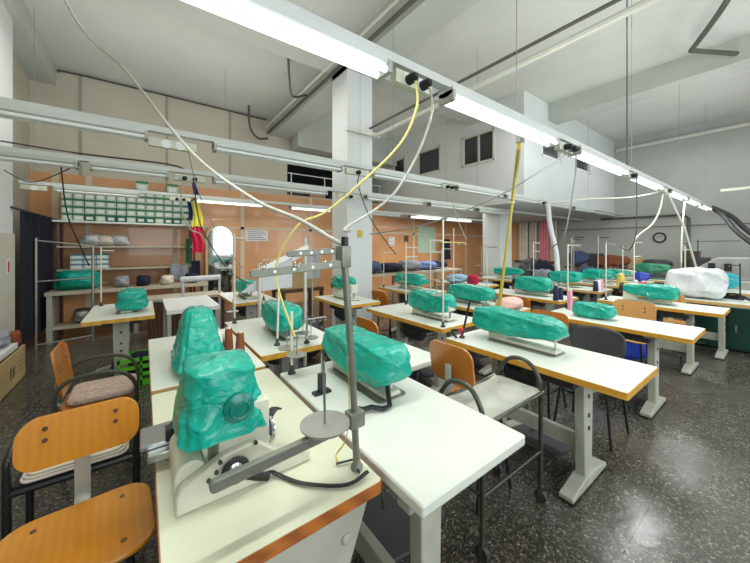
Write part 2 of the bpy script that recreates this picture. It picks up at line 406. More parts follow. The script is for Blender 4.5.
# mezzanine room
mz = MB()
mz.b2(6.35, XR, 3.36, YB+1.5, 2.43, 2.6)
def wall_x(mb, X, t, ys, z0, z1, holes):      # wall in plane X, holes = (y0,y1,z0,z1)
    y = ys[0]
    for a, b, c, d in sorted(holes):
        mb.b2(X, X+t, y, a, z0, z1); mb.b2(X, X+t, a, b, z0, c); mb.b2(X, X+t, a, b, d, z1); y = b
    mb.b2(X, X+t, y, ys[1], z0, z1)
def wall_y(mb, Y, t, xs, z0, z1, holes):
    x = xs[0]
    for a, b, c, d in sorted(holes):
        mb.b2(x, a, Y, Y+t, z0, z1); mb.b2(a, b, Y, Y+t, z0, c); mb.b2(a, b, Y, Y+t, d, z1); x = b
    mb.b2(x, xs[1], Y, Y+t, z0, z1)
hx = [(4.03, 4.93, 3.44, 4.17), (5.62, 6.5, 3.5, 4.19), (7.02, 7.6, 3.55, 4.2)]
hy = [(7.08, 8.05, 3.5, 4.0), (8.87, 9.85, 3.47, 3.95)]
wall_x(mz, 6.35, .12, (3.36, YB+1.5), 2.6, H, hx); wall_y(mz, 3.36, .12, (6.47, XR), 2.6, H, hy)
mz = struct(mz.build('wall_mezzanine', M['wall_white']), 'white mezzanine room wall over the hall', 'wall')
n = 3
for a, b, c, d in hx:
    n += 1; w = struct(bpy.data.objects.new('window_%d' % n, None), 'dark mezzanine window', 'window'); COL.objects.link(w)
    B(6.4, 6.42, a, b, c, d, 'pane', M['glass_dark'], w)
    f = MB()
    for y in (a+.02, b-.02): f.b2(6.33, 6.42, y-.025, y+.025, c, d)
    if n == 4: f.b2(6.37, 6.42, a+.42, a+.45, c, d)
    for z in (c+.02, d-.02): f.b2(6.33, 6.42, a, b, z-.025, z+.025)
    f.build('window_frame', M['pipe_light'], w)
for a, b, c, d in hy:
    n += 1; w = struct(bpy.data.objects.new('window_%d' % n, None), 'dark mezzanine window', 'window'); COL.objects.link(w)
    B(a, b, 3.41, 3.43, c, d, 'pane', M['glass_dark'], w)
    f = MB()
    for x in (a+.02, b-.02): f.b2(x-.025, x+.025, 3.34, 3.43, c, d)
    for z in (c+.02, d-.02): f.b2(a, b, 3.34, 3.43, z-.025, z+.025)
    f.build('window_frame', M['white_metal'], w)
# curtained window bays in the right wall under the mezzanine
for k, (y0, y1, m, lab, cat) in enumerate(((6.9, 6.5, 'wood_tan', None, None), (6.42, 6.05, 'ecru', 'cream curtain at the right wall nearest the column', 'curtain'), (6.0, 5.72, 'ecru', 'narrow cream curtain left of the pink one', 'curtain'),
                                  (5.62, 5.28, 'pink_cloth', 'pink curtain hanging at the right wall', 'curtain'), (5.26, 5.0, 'ecru', 'cream curtain just right of the pink one', 'curtain'))):
    if lab is None:
        struct(B(XR-.04, XR, y1, y0, .9, 2.4, 'trim_1', M['cladding']), 'orange board on right wall', 'trim'); continue
    tag(MB().grid(lambda u, v: V(XR-.08+.03*math.sin(u*22), y1+(y0-y1)*u, .95+1.45*v), 40, 4).build('curtain', M[m]), lab, cat)
struct(B(XR-.05, XR, 4.95, 6.6, .86, .95, 'trim_2', M['dark_wood']), 'dark window sill rail on right wall', 'trim')

# ------------------------------------------------------------------ lighting rails and lamps
def rail(Y, z, x0, x1, lab, hang):
    t = thing('lighting_rail', lab, 'lighting rail', ((x0+x1)/2, Y, z+.0775), 0)
    L = (x1-x0)/2
    m = MB(); m.b2(-L, L, -.03, .03, 0, .045).build('channel', M['rail_paint'], t)
    for x in hang:
        MB().cyl((x-(x0+x1)/2, 0, .04), (x-(x0+x1)/2, 0, H-z-.0775), .003, n=6).build('hanger', M['wire_grey'], t)
    return t
def lamp(Y, z, x0, x1, lit, lab, group=None):
    L = round(x1-x0, 2); key = (L, lit)
    t = thing('fluorescent_lamp', lab, 'lamp', ((x0+x1)/2, Y, z), 0, group)
    h = L/2
    m = MB(); m.prism([(-.055, .078), (-.05, .045), (-.02, .03), (.02, .03), (.05, .045), (.055, .078)], 'X', -h, h); m.build('housing', M['rail_paint'], t)
    for y in (-.034, .034): MB().cyl((-h+.01, y, .018), (h-.01, y, .018), .015, n=10).build('tube', M['lit' if lit else 'unlit'], t)
    for x in (-h+.012, h-.012): MB().b2(x-.012, x+.012, -.056, .056, 0, .06).build('end_cap', M['grey_enamel'], t)
    return t
def sockets(Y, z, x, lab, n=2, plugs=True, plate=.26):
    t = thing('socket_box', lab, 'socket', (x, Y, z), 0)
    MB().box((0, 0, .045), (plate, .05, .07), bev=.006).build('box', M['socket'], t)
    for i in range(n):
        xx = (i-(n-1)/2)*.1
        MB().lathe([(.034, -.03), (.034, -.024), (.028, -.022), (.028, -.026)], (xx, 0, .04), axis='Y').build('outlet', M['white_metal'], t)
        if plugs:
            MB().lathe([(.012, -.09), (.022, -.08), (.026, -.05), (.026, -.028)], (xx, 0, .035), axis='Y').build('plug', M['black'], t)
    return t
Z1 = 2.34
rail(1.22, Z1, -.6, 11.7, 'long white lighting rail nearest the camera, carrying the row of lit tubes', (2.2, 4.9, 7.6, 10.3))
segs1 = [(-.25, .97, 'first'), (1.42, 2.78, 'second'), (3.2, 4.62, 'third'), (4.92, 6.25, 'fourth'), (6.75, 8.0, 'fifth'), (8.1, 9.35, 'sixth'), (9.5, 10.75, 'seventh')]
for a, b, o in segs1:
    lamp(1.22, Z1, a, b, True, 'glowing twin tube lamp, %s from the left on the nearest rail' % o)
sockets(1.22, Z1-.02, 1.15, 'cream double socket with black plugs after the first lit lamp'); sockets(1.22, Z1-.02, 2.98, 'socket box with two black plugs after the second lit lamp'); sockets(1.22, Z1-.02, 4.77, 'small socket box after the third lit lamp', 1, True, .16)
sockets(1.22, Z1-.02, 6.5, 'socket box after the fourth lit lamp', 2, False, .2)
rail(3.11, 2.35, -1.5, 11.7, 'second white lighting rail from the camera, all tubes unlit', (2.6, 4.4, 9.0))
for a, b, o in [(-1.45, .03, 'first'), (.5, 1.82, 'second'), (2.25, 3.48, 'third'), (3.85, 5.1, 'fourth'), (5.2, 6.4, 'fifth'), (6.7, 7.9, 'sixth'), (8.1, 9.3, 'seventh')]:
    lamp(3.11, 2.35, a, b, False, 'unlit twin tube lamp, %s from the left on the second rail' % o)
sockets(3.11, 2.3, .2, 'cream socket plate with two outlets on the left of second rail', 2, False, .34); sockets(3.11, 2.33, 2.03, 'white socket box on second rail before the mid column', 1, True, .3)
sockets(3.11, 2.34, 3.66, 'socket box with plugs on second rail beyond the column', 2, True, .25); sockets(3.11, 2.34, 6.55, 'small socket box far along the second rail', 1, True, .2)
rail(4.1, 2.24, -1.3, 11.6, 'third white lighting rail, just before the mid column', (2.75, 4.8))
for a, b, o in [(-1.25, -.5, 'first'), (-.42, .22, 'second'), (.66, 2.15, 'third'), (2.85, 4.1, 'fourth'), (4.3, 5.6, 'fifth'), (5.8, 7.05, 'sixth')]:
    lamp(4.1, 2.24, a, b, False, 'unlit twin tube lamp, %s from the left on the third rail' % o)
sockets(4.1, 2.22, .42, 'grey double socket hanging on third rail above the flag', 2, True, .3); sockets(4.1, 2.22, 2.5, 'white socket box on third rail left of the column', 2, True, .34)
rail(6.2, 2.26, -1.34, 10.5, 'fourth white lighting rail, farthest back before the orange panelling', (-1.2, 1.2, 5.0))
for a, b, l, o in [(-1.0, -.05, 0, 'unlit lamp at the left of the farthest rail, before the green boxes'), (.72, 1.88, 1, 'lit lamp on the farthest rail right of the flag'), (2.42, 3.35, 1, 'lit lamp on the farthest rail left of the column'),
                  (4.3, 5.4, 0, 'unlit lamp on the farthest rail just right of the column'), (5.75, 7.0, 1, 'lit lamp on the farthest rail under the mezzanine'), (7.2, 8.4, 1, 'last lit lamp on the farthest rail beside the far column')]:
    lamp(6.2, 2.26, a, b, bool(l), o)
sockets(6.2, 2.25, .5, 'socket box on farthest rail behind the flag', 2, True, .3); sockets(6.2, 2.25, -1.2, 'white switch box at the left end of the farthest rail', 1, False, .26)
# right wall lamp tube (crosswise)
tag(MB().cyl((10.4, .1, 2.75), (10.4, 1.0, 2.75), .03).cyl((10.4, .5, 2.75), (10.4, .5, H), .006).build('fluorescent_lamp', M['pipe_light']), 'pale slim lamp tube set crosswise above the far end of the nearest rail', 'lamp')

# ------------------------------------------------------------------ ceiling conduits, hoses, cords
def pipe(name, pts, r, m, lab, cat, smooth=0, n=8): return tag(MB().tube(pts, r, n, smooth).build(name, M[m]), lab, cat)
pipe('conduit', [(2.52, -2, 4.36), (2.52, 7.95, 4.36)], .028, 'pipe_dark', 'dark conduit along the left edge of the broad beam', 'pipe')
pipe('conduit', [(2.42, -2, 4.42), (2.42, 7.9, 4.42)], .02, 'pipe_light', 'pale conduit beside the dark one under the broad beam', 'pipe')
pipe('conduit', [(3.05, -2.6, 3.47), (3.05, 4.25, 3.47)], .018, 'pipe_dark', 'dark conduit crossing from the mid column toward the front wall', 'pipe')
pipe('conduit', [(3.12, -2.6, 3.42), (3.12, 4.16, 3.34)], .032, 'pipe_light', 'pale pipe crossing from the mid column toward the front wall', 'pipe')
tag(MB().b2(2.56, 3.2, 4.16, 4.24, 3.32, 3.38).build('pipe_bracket', M['pipe_light']), 'flat pale bracket across the mid column', 'bracket')
pipe('conduit', [(11.74, -2, 4.45), (11.74, 3.3, 4.45)], .05, 'pipe_light', 'pale pipe running high along the right wall', 'pipe')
pipe('conduit', [(5.3, .3, H), (5.71, .49, 4.5), (6.64, .9, 4.5), (6.74, .95, 4.5), (6.84, .9, 4.5), (7.65, .42, 4.5), (8.4, 0, 4.5)], .035, 'pipe_dark', 'bent dark pipe below the ceiling at upper right', 'pipe', 4)
pipe('cable', [(2.15, 1.9, H), (2.1, 2.2, 4.6), (2.35, 2.35, 4.62), (2.5, 2.5, 4.37)], .015, 'black', 'looped black cable on ceiling above the nearest rail', 'cable', 6)
pipe('cable', [(2.0, 5.2, H), (2.1, 5.4, 4.5), (2.2, 5.5, 4.25), (2.5, 5.6, 4.4)], .02, 'pipe_dark', 'dark cable loop beside the beam left of the column', 'cable', 6)
pipe('cable', [(1.95, 7.5, H), (2.0, 7.6, 4.3), (2.2, 7.7, 4.1), (2.5, 7.9, 4.2)], .025, 'pipe_dark', 'dark cable loop where the broad beam meets the back wall', 'cable', 6)
pipe('cable', [(-1.22, YB-.03, 4.66), (-.9, YB-.03, 4.7), (2.5, YB-.03, 4.69)], .016, 'dark_grey', 'dark cable along the top of the back wall', 'cable', 3)
pipe('air_hose', [(-.9, 3.55, H), (-.385, 2.65, 3.0), (-.08, 2.18, 2.46), (.18, 1.735, 1.96), (.357, 1.354, 1.704), (.464, 1.09, 1.596), (.505, .933, 1.527), (.53, .88, 1.5)], .0075, 'hose', 'pale grey hose slanting down from the ceiling to the tall stand', 'hose', 8)
pipe('power_cord', [(1.1, 1.14, 2.33), (1.1, 1.13, 2.2), (1.05, 1.2, 2.02), (.9, 1.35, 1.82), (.78, 1.5, 1.68), (.66, 1.6, 1.6), (.6, 1.75, 1.35), (.7, 1.72, .98)], .006, 'yellow_cord', 'yellow power cord dropping from the double socket on the nearest rail', 'cord', 8)
pipe('power_cord', [(1.2, 1.14, 2.33), (1.2, 1.12, 2.2), (1.15, 1.16, 2.0), (1.0, 1.16, 1.78), (.9, 1.2, 1.68), (.7, 1.15, 1.58), (.56, .9, 1.55)], .006, 'hose', 'grey power cord from the double socket to the tall stand', 'cord', 8)
pipe('power_cord', [(2.93, 1.14, 2.32), (2.85, 1.3, 2.2), (2.7, 1.75, 1.95), (2.4, 2.4, 1.72), (2.15, 3.0, 1.64)], .006, 'wire_grey', 'grey cord slanting left from the second socket box', 'cord', 8)
pipe('power_cord', [(3.03, 1.14, 2.32), (3.03, 1.15, 2.1), (3.0, 1.22, 1.6), (3.2, 1.4, 1.5), (3.55, 1.62, 1.45)], .006, 'wire_grey', 'grey cord hanging straight from the second socket box', 'cord', 8)
pipe('power_cord', [(4.77, 1.14, 2.32), (4.78, 1.14, 1.9), (4.8, 1.16, 1.6), (4.9, 1.25, 1.45), (5.1, 1.4, 1.5)], .006, 'dark_grey', 'dark cord hanging from the third socket box on the nearest rail', 'cord', 8)
pipe('drop_wire', [(4.72, 1.22, 2.44), (4.72, 1.22, H)], .007, 'dark_grey', 'dark suspension wire above the third lit lamp', 'wire')
pipe('power_cord', [(.36, 4.02, 2.2), (.33, 4.05, 1.95), (.42, 4.1, 1.7), (.55, 4.15, 1.62), (.68, 4.2, 1.3)], .007, 'hose', 'pale cord looping from the socket above the flag', 'cord', 8)
pipe('power_cord', [(.46, 4.02, 2.2), (.5, 4.0, 1.8), (.62, 3.95, 1.5), (.8, 3.85, 1.2), (1.0, 3.8, 1.05)], .007, 'dark_grey', 'dark cord running down past the arched mirror', 'cord', 8)
pipe('power_cord', [(.3, 3.03, 2.3), (.38, 3.03, 1.95), (.55, 3.0, 1.55), (.72, 2.98, 1.3)], .004, 'wire_grey', 'thin grey cord from the left socket plate of second rail', 'cord', 8)
pipe('power_cord', [(-.62, 4.1, 2.24), (-.58, 4.12, 1.8), (-.5, 4.2, 1.5), (-.44, 4.25, 1.3)], .006, 'black', 'thin black cord hanging before the wall of green boxes', 'cord', 8)
pipe('power_cord', [(2.03, 3.03, 2.34), (2.0, 3.02, 2.2), (2.1, 2.9, 1.8), (2.3, 2.7, 1.4)], .006, 'dark_grey', 'dark cord hanging across the mid column', 'cord', 8)
pipe('power_cord', [(3.66, 3.03, 2.34), (3.7, 3.0, 2.0), (3.9, 2.95, 1.6)], .006, 'hose', 'pale cord hanging from second rail beyond the column', 'cord', 6)
pipe('cable', [(-1.33, 5.5, 2.72), (-.6, 4.7, 2.52), (.2, 4.2, 2.42), (.4, 4.15, 2.36)], .009, 'black', 'black cable strung from the left pillar to the third rail', 'cable', 6)
pipe('cable', [(-1.33, 5.6, 2.4), (-1.0, 5.0, 2.2), (-.7, 4.5, 2.24), (-.5, 4.12, 2.3)], .006, 'black', 'thin drooping black cable beside the left pillar', 'cable', 6)
pipe('cable', [(11.76, -2, 2.05), (11.76, 4.9, 2.05)], .01, 'pipe_dark', 'thin dark cable along the right wall above the clock', 'cable')
pipe('cable', [(11.0, 1.22, 2.45), (10.9, 1.0, 2.2), (10.7, .8, 1.85), (10.6, .5, 1.5), (10.6, .1, 1.2)], .05, 'dark_grey', 'thick dark hose drooping at the right end of the hall', 'hose', 6)
pipe('cable', [(11.3, 1.22, 2.45), (11.2, .9, 2.2), (11.05, .65, 1.85), (11.0, .3, 1.5), (11.0, -.2, 1.3)], .05, 'dark_grey', 'second thick dark hose right of the drooping one', 'hose', 6)
pipe('conduit', [(11.745, 3.7, 2.35), (11.745, 1.8, 2.35), (11.745, 1.7, 2.25), (11.745, 1.7, .86)], .03, 'pipe_dark', 'bent conduit on the right wall beside the clock', 'pipe')
pipe('power_cord', [(6.5, 1.22, 2.38), (6.45, 1.25, 2.1), (6.35, 1.32, 1.85), (6.2, 1.45, 1.68), (6.15, 1.5, 1.58)], .012, 'pipe_light', 'pale hose curving from the fourth lit lamp to the white thread stand', 'cord', 6)
pipe('white_rod', [(6.55, 1.22, 2.42), (6.9, 1.05, 1.8), (7.2, .95, 1.1)], .014, 'pipe_light', 'white slanting rod dropping to the cloth covered machine', 'rod')
pipe('white_rod', [(8.05, 1.22, 2.42), (7.95, 1.25, 1.6), (7.95, 1.25, 1.2)], .014, 'pipe_light', 'white upright rod right of the slanting one', 'rod')
pipe('power_cord', [(6.5, 1.22, 2.36), (6.0, 1.5, 2.25), (5.3, 1.9, 2.2), (5.0, 2.3, 2.15)], .01, 'pipe_light', 'pale cord strung sideways from the fourth lit lamp', 'cord', 5)
pipe('white_duct', [(6.5, 2.95, 2.36), (6.48, 2.9, 1.9), (6.5, 2.8, 1.4), (6.45, 2.75, 1.05), (6.42, 2.7, .76)], .045, 'white_cloth', 'white wrapped hose hanging from the second rail', 'hose', 5)

# ------------------------------------------------------------------ sewing tables
TZ = .76
TP = {}
def table(X0, X1, Y0, Y1, lab, edge='edge_orange', top='laminate', style='T', lx=0, group=None):
    W = round(X1-X0, 2); L = round(Y1-Y0, 2); key = (W, L, edge, top, style, lx); loc = ((X0+X1)/2, (Y0+Y1)/2, 0)
    if key in TP: return dup(TP[key], lab, loc, None, group)
    t = thing('sewing_table', lab, 'table', loc, 0, group); TP[key] = t
    hw, hl = W/2, L/2
    rounded = edge == 'white_edge'
    if rounded:
        m = MB(); m.prism(rrect(W, L, .01, 3), 'Z', TZ-.042, TZ); m.build('tabletop', M[top], t, bevel=.008)
        for x, y in ((-hw+.25, -hl), (.12, -hl), (-hw, -.3)):
            pass
    else:
        m = MB(); m.prism(rrect(W-.006, L-.006, .012), 'Z', TZ-.038, TZ); m.build('tabletop', M[top], t)
        m = MB(); P = rrect(W, L, .014); Q = rrect(W-.012, L-.012, .01)
        for i in range(len(P)):
            j = (i+1) % len(P)
            quad = [P[i], P[j], Q[j], Q[i]]
            m.prism(quad, 'Z', TZ-.038, TZ-.0015)
        m.build('edge_band', M[edge], t)
    for sy in (-1, 1):
        y = sy*(hl-.3)
        g = MB()
        if style == 'plate':
            y = sy*(hl-.05)
            g.prism([(-.24, TZ-.045), (.26, TZ-.045), (.0, .06), (-.14, .06)], 'Y', y-.02, y+.02)
            g.cyl((.17, y-.03, .62), (.17, y+.03, .62), .016)
        elif style == 'corner':
            y = sy*(hl-.1)
            g.box((lx, y, .4), (.08, .05, .63), taper=1.2)
            g.b2(lx-.1, lx+.25, y-.03, y+.03, TZ-.085, TZ-.045)
        else:
            g.prism([(-.055, .05), (.055, .05), (.07, .52), (.07, .69), (.2, TZ-.075), (.2, TZ-.045), (-.2, TZ-.045), (-.2, TZ-.075), (-.07, .69), (-.07, .52)], 'Y', y-.028, y+.028)
        leg = g.build('leg', M['leg_metal'], t, bevel=.005)
        f = MB(); fy = y
        f.prism([(-.26+lx*.3, .012), (.27+lx*.3, .012), (.27+lx*.3, .04), (.08, .075), (-.07, .075), (-.26+lx*.3, .04)], 'Y', fy-.04, fy+.04)
        f.build('foot', M['leg_metal'], leg, bevel=.006)
        for x in (-.22+lx*.3, .23+lx*.3): MB().b2(x-.035, x+.035, fy-.042, fy+.042, 0, .014).build('rubber_pad', M['black'], leg)
        if style == 'T':
            for z in (.36, .44, .56): MB().cyl((.0, y-.033, z), (.0, y+.033, z), .013, n=10).build('bolt', M['dark_grey'], leg)
    yb = hl-.3 if style == 'T' else hl-.1
    MB().b2(lx-.02, lx+.02, -yb, yb, .2, .3).build('crossbar', M['leg_metal'], t, bevel=.004)
    # motor, treadle and rods
    mo = MB(); mo.lathe([(.03, -.16), (.085, -.15), (.095, -.1), (.095, .05), (.08, .08), (.05, .1)], (.0, .12, .55), axis='Y'); mo.b2(-.06, .06, .02, .2, .6, TZ-.045)
    mot = mo.build('motor', M['motor'], t)
    MB().lathe([(.045, 0), (.045, .02)], (.0, .23, .55), axis='Y').build('pulley', M['steel'], mot)
    pd = MB(); pd.box((.05, 0, .12), (.3, .36, .018), ry=.18); pd.build('treadle', M['dark_grey'], t, bevel=.004)
    MB().cyl((.1, .08, .12), (.02, .1, .55), .008).build('rod', M['steel'], t)
    MB().b2(-.16, .18, -hl+.3, -hl+.62, TZ-.13, TZ-.045).build('oil_pan', M['dark_grey'], t)
    return t
WHITE = 'white_edge'
table(.03, .61, .775, 1.91, 'cream sewing table in the left foreground with brown wooden edge', 'edge_brown', 'laminate_cream', 'plate')
fr_t = table(.635, 1.205, .63, 1.79, 'white rounded edge sewing table in the centre foreground', WHITE, 'laminate', 'corner', -.17)
MB().prism(rrect(.4, .38, .02), 'Z', TZ-.04, TZ-.001).build('side_leaf', M['laminate'], fr_t, bevel=.008, label='white side leaf', loc=(.487, .39, 0))
lf_b = MB(); lf_b.b2(.44, .48, .52, .56, 0, TZ-.04); lf_b.build('leaf_leg', M['leg_metal'], fr_t)
table(1.95, 2.53, .5, 1.68, 'white sewing table with orange edge right of the tray trolley')
table(3.48, 4.06, .48, 1.66, 'white sewing table with orange edge behind the black plastic chair')
table(5.03, 5.62, .46, 1.64, 'white sewing table third from the front along the right aisle')
table(6.05, 6.64, .3, 1.6, 'white sewing table under the white cloth covered machine', 'edge_ply')
table(7.5, 8.1, .2, 1.4, 'white sewing table under the cyan bag by the right wall', 'edge_ply')
table(.03, .61, 1.95, 3.05, 'white sewing table behind the left foreground table, bearing brown spools', 'edge_ply')
table(.63, 1.25, 2.13, 3.3, 'white sewing table with orange edge behind the centre foreground table')
table(2.13, 2.75, 1.87, 3.05, 'white sewing table with orange edge before the mid column')
table(3.1, 3.7, 1.87, 3.05, 'white sewing table carrying the pale pink cloth, right of the column')
table(4.45, 5.05, 1.87, 3.05, 'white sewing table in second row with tan right end', 'edge_orange')
table(5.9, 6.5, 1.87, 3.05, 'white sewing table in second row by the hanging white hose', 'edge_ply')
table(7.0, 7.6, 1.87, 3.05, 'far white sewing table in second row with yellow cone', 'edge_ply')
table(8.0, 8.6, 1.75, 2.95, 'farthest white sewing table in second row with blue bundle', 'edge_ply')
table(8.85, 9.45, 1.3, 2.5, 'white sewing table under the green machine near the clock', 'edge_ply')
table(-.49, .1, 4.1, 5.2, 'white sewing table with orange edge at left, under the round bag')
table(.93, 1.5, 4.27, 5.4, 'white sewing table with orange edge before the arched mirror')
table(2.0, 2.55, 3.3, 4.2, 'white sewing table tight against the mid column', 'edge_orange')
table(3.4, 4.0, 3.4, 4.5, 'white sewing table in third row right of the column', 'edge_orange')
table(4.9, 5.5, 3.4, 4.5, 'white sewing table in third row strewn with light blue cloth', 'edge_orange')
table(6.3, 6.9, 3.3, 4.5, 'white sewing table in third row before the far column', 'edge_ply')

# ------------------------------------------------------------------ sewing machines
MP = {}
def machine(x, y, lab, color='beige_enamel', rz=0, sc=1):
    key = color
    if key in MP:
        o = dup(MP[key], lab, (x, y, TZ), rz); return o
    t = thing('sewing_machine', lab, 'sewing machine', (x, y, TZ), rz); MP[key] = t
    MB().prism(rrect(.18, .52, .03), 'Z', -.001, .006).build('bed_plate', M['steel'], t)
    m = MB()
    m.prism([(-.25, .006), (.26, .006), (.26, .18), (.25, .225), (.2, .238), (-.2, .23), (-.25, .21), (-.255, .1), (-.19, .1), (-.18, .14), (.08, .14), (.11, .125), (.115, .035), (-.25, .03)], 'X', -.055, .055)
    m.build('body', M[color], t, bevel=.012)
    MB().lathe([(.03, 0), (.07, .005), (.075, .02), (.07, .035), (.02, .04)], (0, .26, .17), axis='Y').build('handwheel', M['black'], t)
    MB().cyl((0, -.222, .02), (0, -.222, .11), .006).build('needle_bar', M['steel'], t)
    MB().box((0, -.222, .012), (.02, .035, .008)).cyl((.012, -.222, .012), (.012, -.222, .1), .005).build('presser_foot', M['chrome'], t)
    MB().cyl((0, .1, .236), (0, .1, .255), .012).build('thread_post', M['steel'], t)
    return t
def crease(p, sc, off):
    d = noise.voronoi(p*sc+off)[0]
    return max(0, 1-(d[1]-d[0])*3.0)
def bag(x, y, z0, lx, ly, lz, lab, seed, m='bag', taper0=.75, taper1=.55, rz=0, sag=0, cat='plastic cover', name='plastic_cover', amp=1, parent=None):
    """crumpled cover pulled over a machine, long axis local Y: a boxy sleeve with gathered ends and sharp creases"""
    off = Vector((seed*3.1, seed*1.7, seed*.9)); ph = (seed*1.37) % 6; b = MB()
    near = math.hypot(x, y) < 3.2; nu, nv = (84, 64) if near else (48, 36)
    soft = m.endswith('cloth') or m in ('denim', 'ecru', 'pale_pink')
    def fn(u, v):
        t = v*2-1
        e = max(0, 1-abs(t)**(9 if not soft else 4))**.55; e = max(e, .03)
        k = taper0+(1-taper0)*min(1, (1-v)*1.5) if v > .5 else taper1+(1-taper1)*min(1, v*1.5)
        a = 2*PI*u; ca, sa = math.cos(a), math.sin(a); q = .5
        p = Vector((math.copysign(abs(ca)**q, ca)*lx/2*(1.04 if sa < 0 else .92), t*ly/2, math.copysign(abs(sa)**q, sa)*lz/2))
        r = e*k
        p.x *= r; p.z *= r
        # the hem hangs: keep the top edge of tapered ends high
        p.z += (1-k)*lz*.18
        w = p*1.0
        f = .09*noise.noise(w*5+off) + (.045*crease(w, 8, off) + .02*crease(w, 19, off*1.7))*(1 if not soft else 1.4) + .03*math.sin(a*8+ph+t*5)
        if soft: f += .14*noise.noise(w*7+off)+.1*noise.noise(w*13+off)
        s_ = 1+amp*(f-.03)
        p.x *= s_; p.z = p.z*(1+amp*(f-.03)*.9); p.y *= 1+amp*.05*noise.noise(w*9+off*2)+amp*.03*crease(w, 12, off)
        return p
    b.grid(fn, nu, nv, True)
    bmesh.ops.remove_doubles(b.bm, verts=b.bm.verts, dist=.0004)
    bmesh.ops.holes_fill(b.bm, edges=[e for e in b.bm.edges if e.is_boundary], sides=0)
    zmin = min(v.co.z for v in b.bm.verts)
    for v in b.bm.verts: v.co.z -= zmin
    o = b.build(name, M[m], None, loc=(x, y, z0), rz=rz)
    return tag(o, lab, cat)
def stand(x, y, z, h, lab, arms=((.3, 0, 1),), m='pipe_light', lean=(0, 0), plates=1, pz=.28, am=None):
    """thread stand: pole, cross arms (dx,dy,fraction of height), spool plates on spindles"""
    t = thing('thread_stand', lab, 'thread stand', (x, y, z), 0)
    am = am or m
    def P(k): return (lean[0]*k, lean[1]*k, h*k)
    MB().lathe([(.022, 0), (.022, .012), (.012, .02), (.011, .05)], n=14).build('base', M['dark_grey'], t)
    MB().cyl((0, 0, .01), P(1), .008, n=10).build('pole', M[m], t)
    for dx, dy, k in arms:
        p = Vector(P(k)); d = Vector((dx, dy, 0)); g = MB(); g.tube([p-d*.08, p, p+d], .006, 8).build('cross_arm', M[am], t)
        for q in (.35, .7, .98):
            e = p+d*q; MB().torus(e+Vector((0, 0, -.016)), .012, .0025, n=10).build('thread_guide', M['steel'], t)
    for i in range(plates):
        s = 1 if i % 2 == 0 else -1
        c = Vector((lean[0]*pz/h, lean[1]*pz/h + s*.075, pz))
        MB().lathe([(.006, -.006), (.05, -.003), (.056, .003), (.008, .003)], c, n=18).tube([(lean[0]*pz/h, lean[1]*pz/h, pz-.004), c], .006).build('spool_plate', M['alu'], t)
        MB().cyl(c, c+V(0, 0, .12), .0035, n=8).build('spindle', M['steel'], t)
    return t
def cone(x, y, z, m, lab, h=.13, r=.032, lie=None):
    t = thing('thread_cone', lab, 'thread spool', (x, y, z), 0)
    if lie is not None:
        t.rotation_euler = (PI/2, 0, lie); t.location.z = z+r
    MB().lathe([(r*.9, 0), (r, .008), (r*.72, h*.9), (r*.6, h*.93)], n=18).build('thread', M[m], t)
    MB().lathe([(r*.45, h*.9), (r*.45, h), (r*.3, h), (r*.3, h*.9)], n=14).build('tube', M['paper'], t)
    return t

# -- centre foreground table
machine(.97, 1.41, 'beige machine under the teal cover on the centre foreground table')
bag(.97, 1.43, 0.82, .26, .66, 0.202, 'big teal plastic cover on the centre foreground table', 3, taper0=.8, taper1=.9)
stand(.69, 1.74, TZ, .36, 'short thread stand with grey plates at far corner of centre foreground table', arms=(), plates=2, pz=.13)
t = thing('knee_lever', 'black bent lever lying beside the machine on the centre foreground table', 'lever', (.86, 1.1, TZ))
MB().tube([(-.1, .05, .012), (-.04, .03, .02), (.0, .0, .012), (.04, .0, .012), (.07, .05, .05), (.08, .07, .1)], .012, 8, flat=(.014, .009)).build('arm', M['black'], t)
MB().box((-.1, .05, .012), (.05, .03, .022), rz=.4, bev=.004).build('pad', M['black'], t)
t = thing('spool_holder', 'small black post holder on the left side of the centre foreground table', 'holder', (.72, 1.42, TZ))
MB().b2(-.045, .045, -.02, .02, 0, .012).build('base', M['black'], t); MB().b2(-.018, .018, -.014, .014, .01, .1, bev=.004).build('post', M['black'], t); MB().cyl((0, 0, .1), (0, 0, .2), .004).build('spindle', M['steel'], t)
# -- table right of trolley
machine(2.26, 1.2, 'beige machine on the white table right of the trolley')
bag(2.25, 1.25, 0.82, .25, .7, 0.185, 'teal plastic cover on the white table right of the trolley', 5, taper0=.95, taper1=.72)
stand(2.06, 1.6, TZ, .3, 'short dark thread stand left of the cover on the table right of the trolley', arms=((0, -.1, 1),), m='black_metal', lean=(.02, -.06), plates=0)
t = thing('bobbin_winder', 'small winder with red knob on the table right of the trolley', 'winder', (2.02, 1.62, TZ))
MB().tube([(0, 0, .0), (.0, .05, .05), (.02, 0, .06)], .01, 8, 4).build('arm', M['black'], t); MB().lathe([(.012, 0), (.022, .008), (.022, .02), (.01, .026)], (.03, -.02, .055), n=14).cyl((.03, -.02, 0), (.03, -.02, .06), .006).build('knob', M['red'], t)
# -- second aisle table
bag(3.74, 1.24, .755, .24, .38, .17, 'low teal plastic bundle on the table behind the black chair', 8, taper0=.8, taper1=.7)
t = machine(5.32, 1.15, 'beige machine on the third table along the right aisle')
bag(5.3, 1.13, 0.81, .28, .56, 0.202, 'teal plastic cover on the third table along the right aisle', 9, taper0=.5, taper1=.9)
machine(6.36, .86, 'beige machine hidden under the white cloth')
bag(6.36, .86, .755, .42, .62, .44, 'white crumpled cloth draped over a machine at far right', 11, m='white_sheet', taper0=.75, taper1=.9, amp=1.3, name='dust_cloth', cat='cloth')
bag(7.8, .72, 0.755, .3, .36, 0.34, 'cyan plastic cover at the far right table', 12, m='bag_cyan')
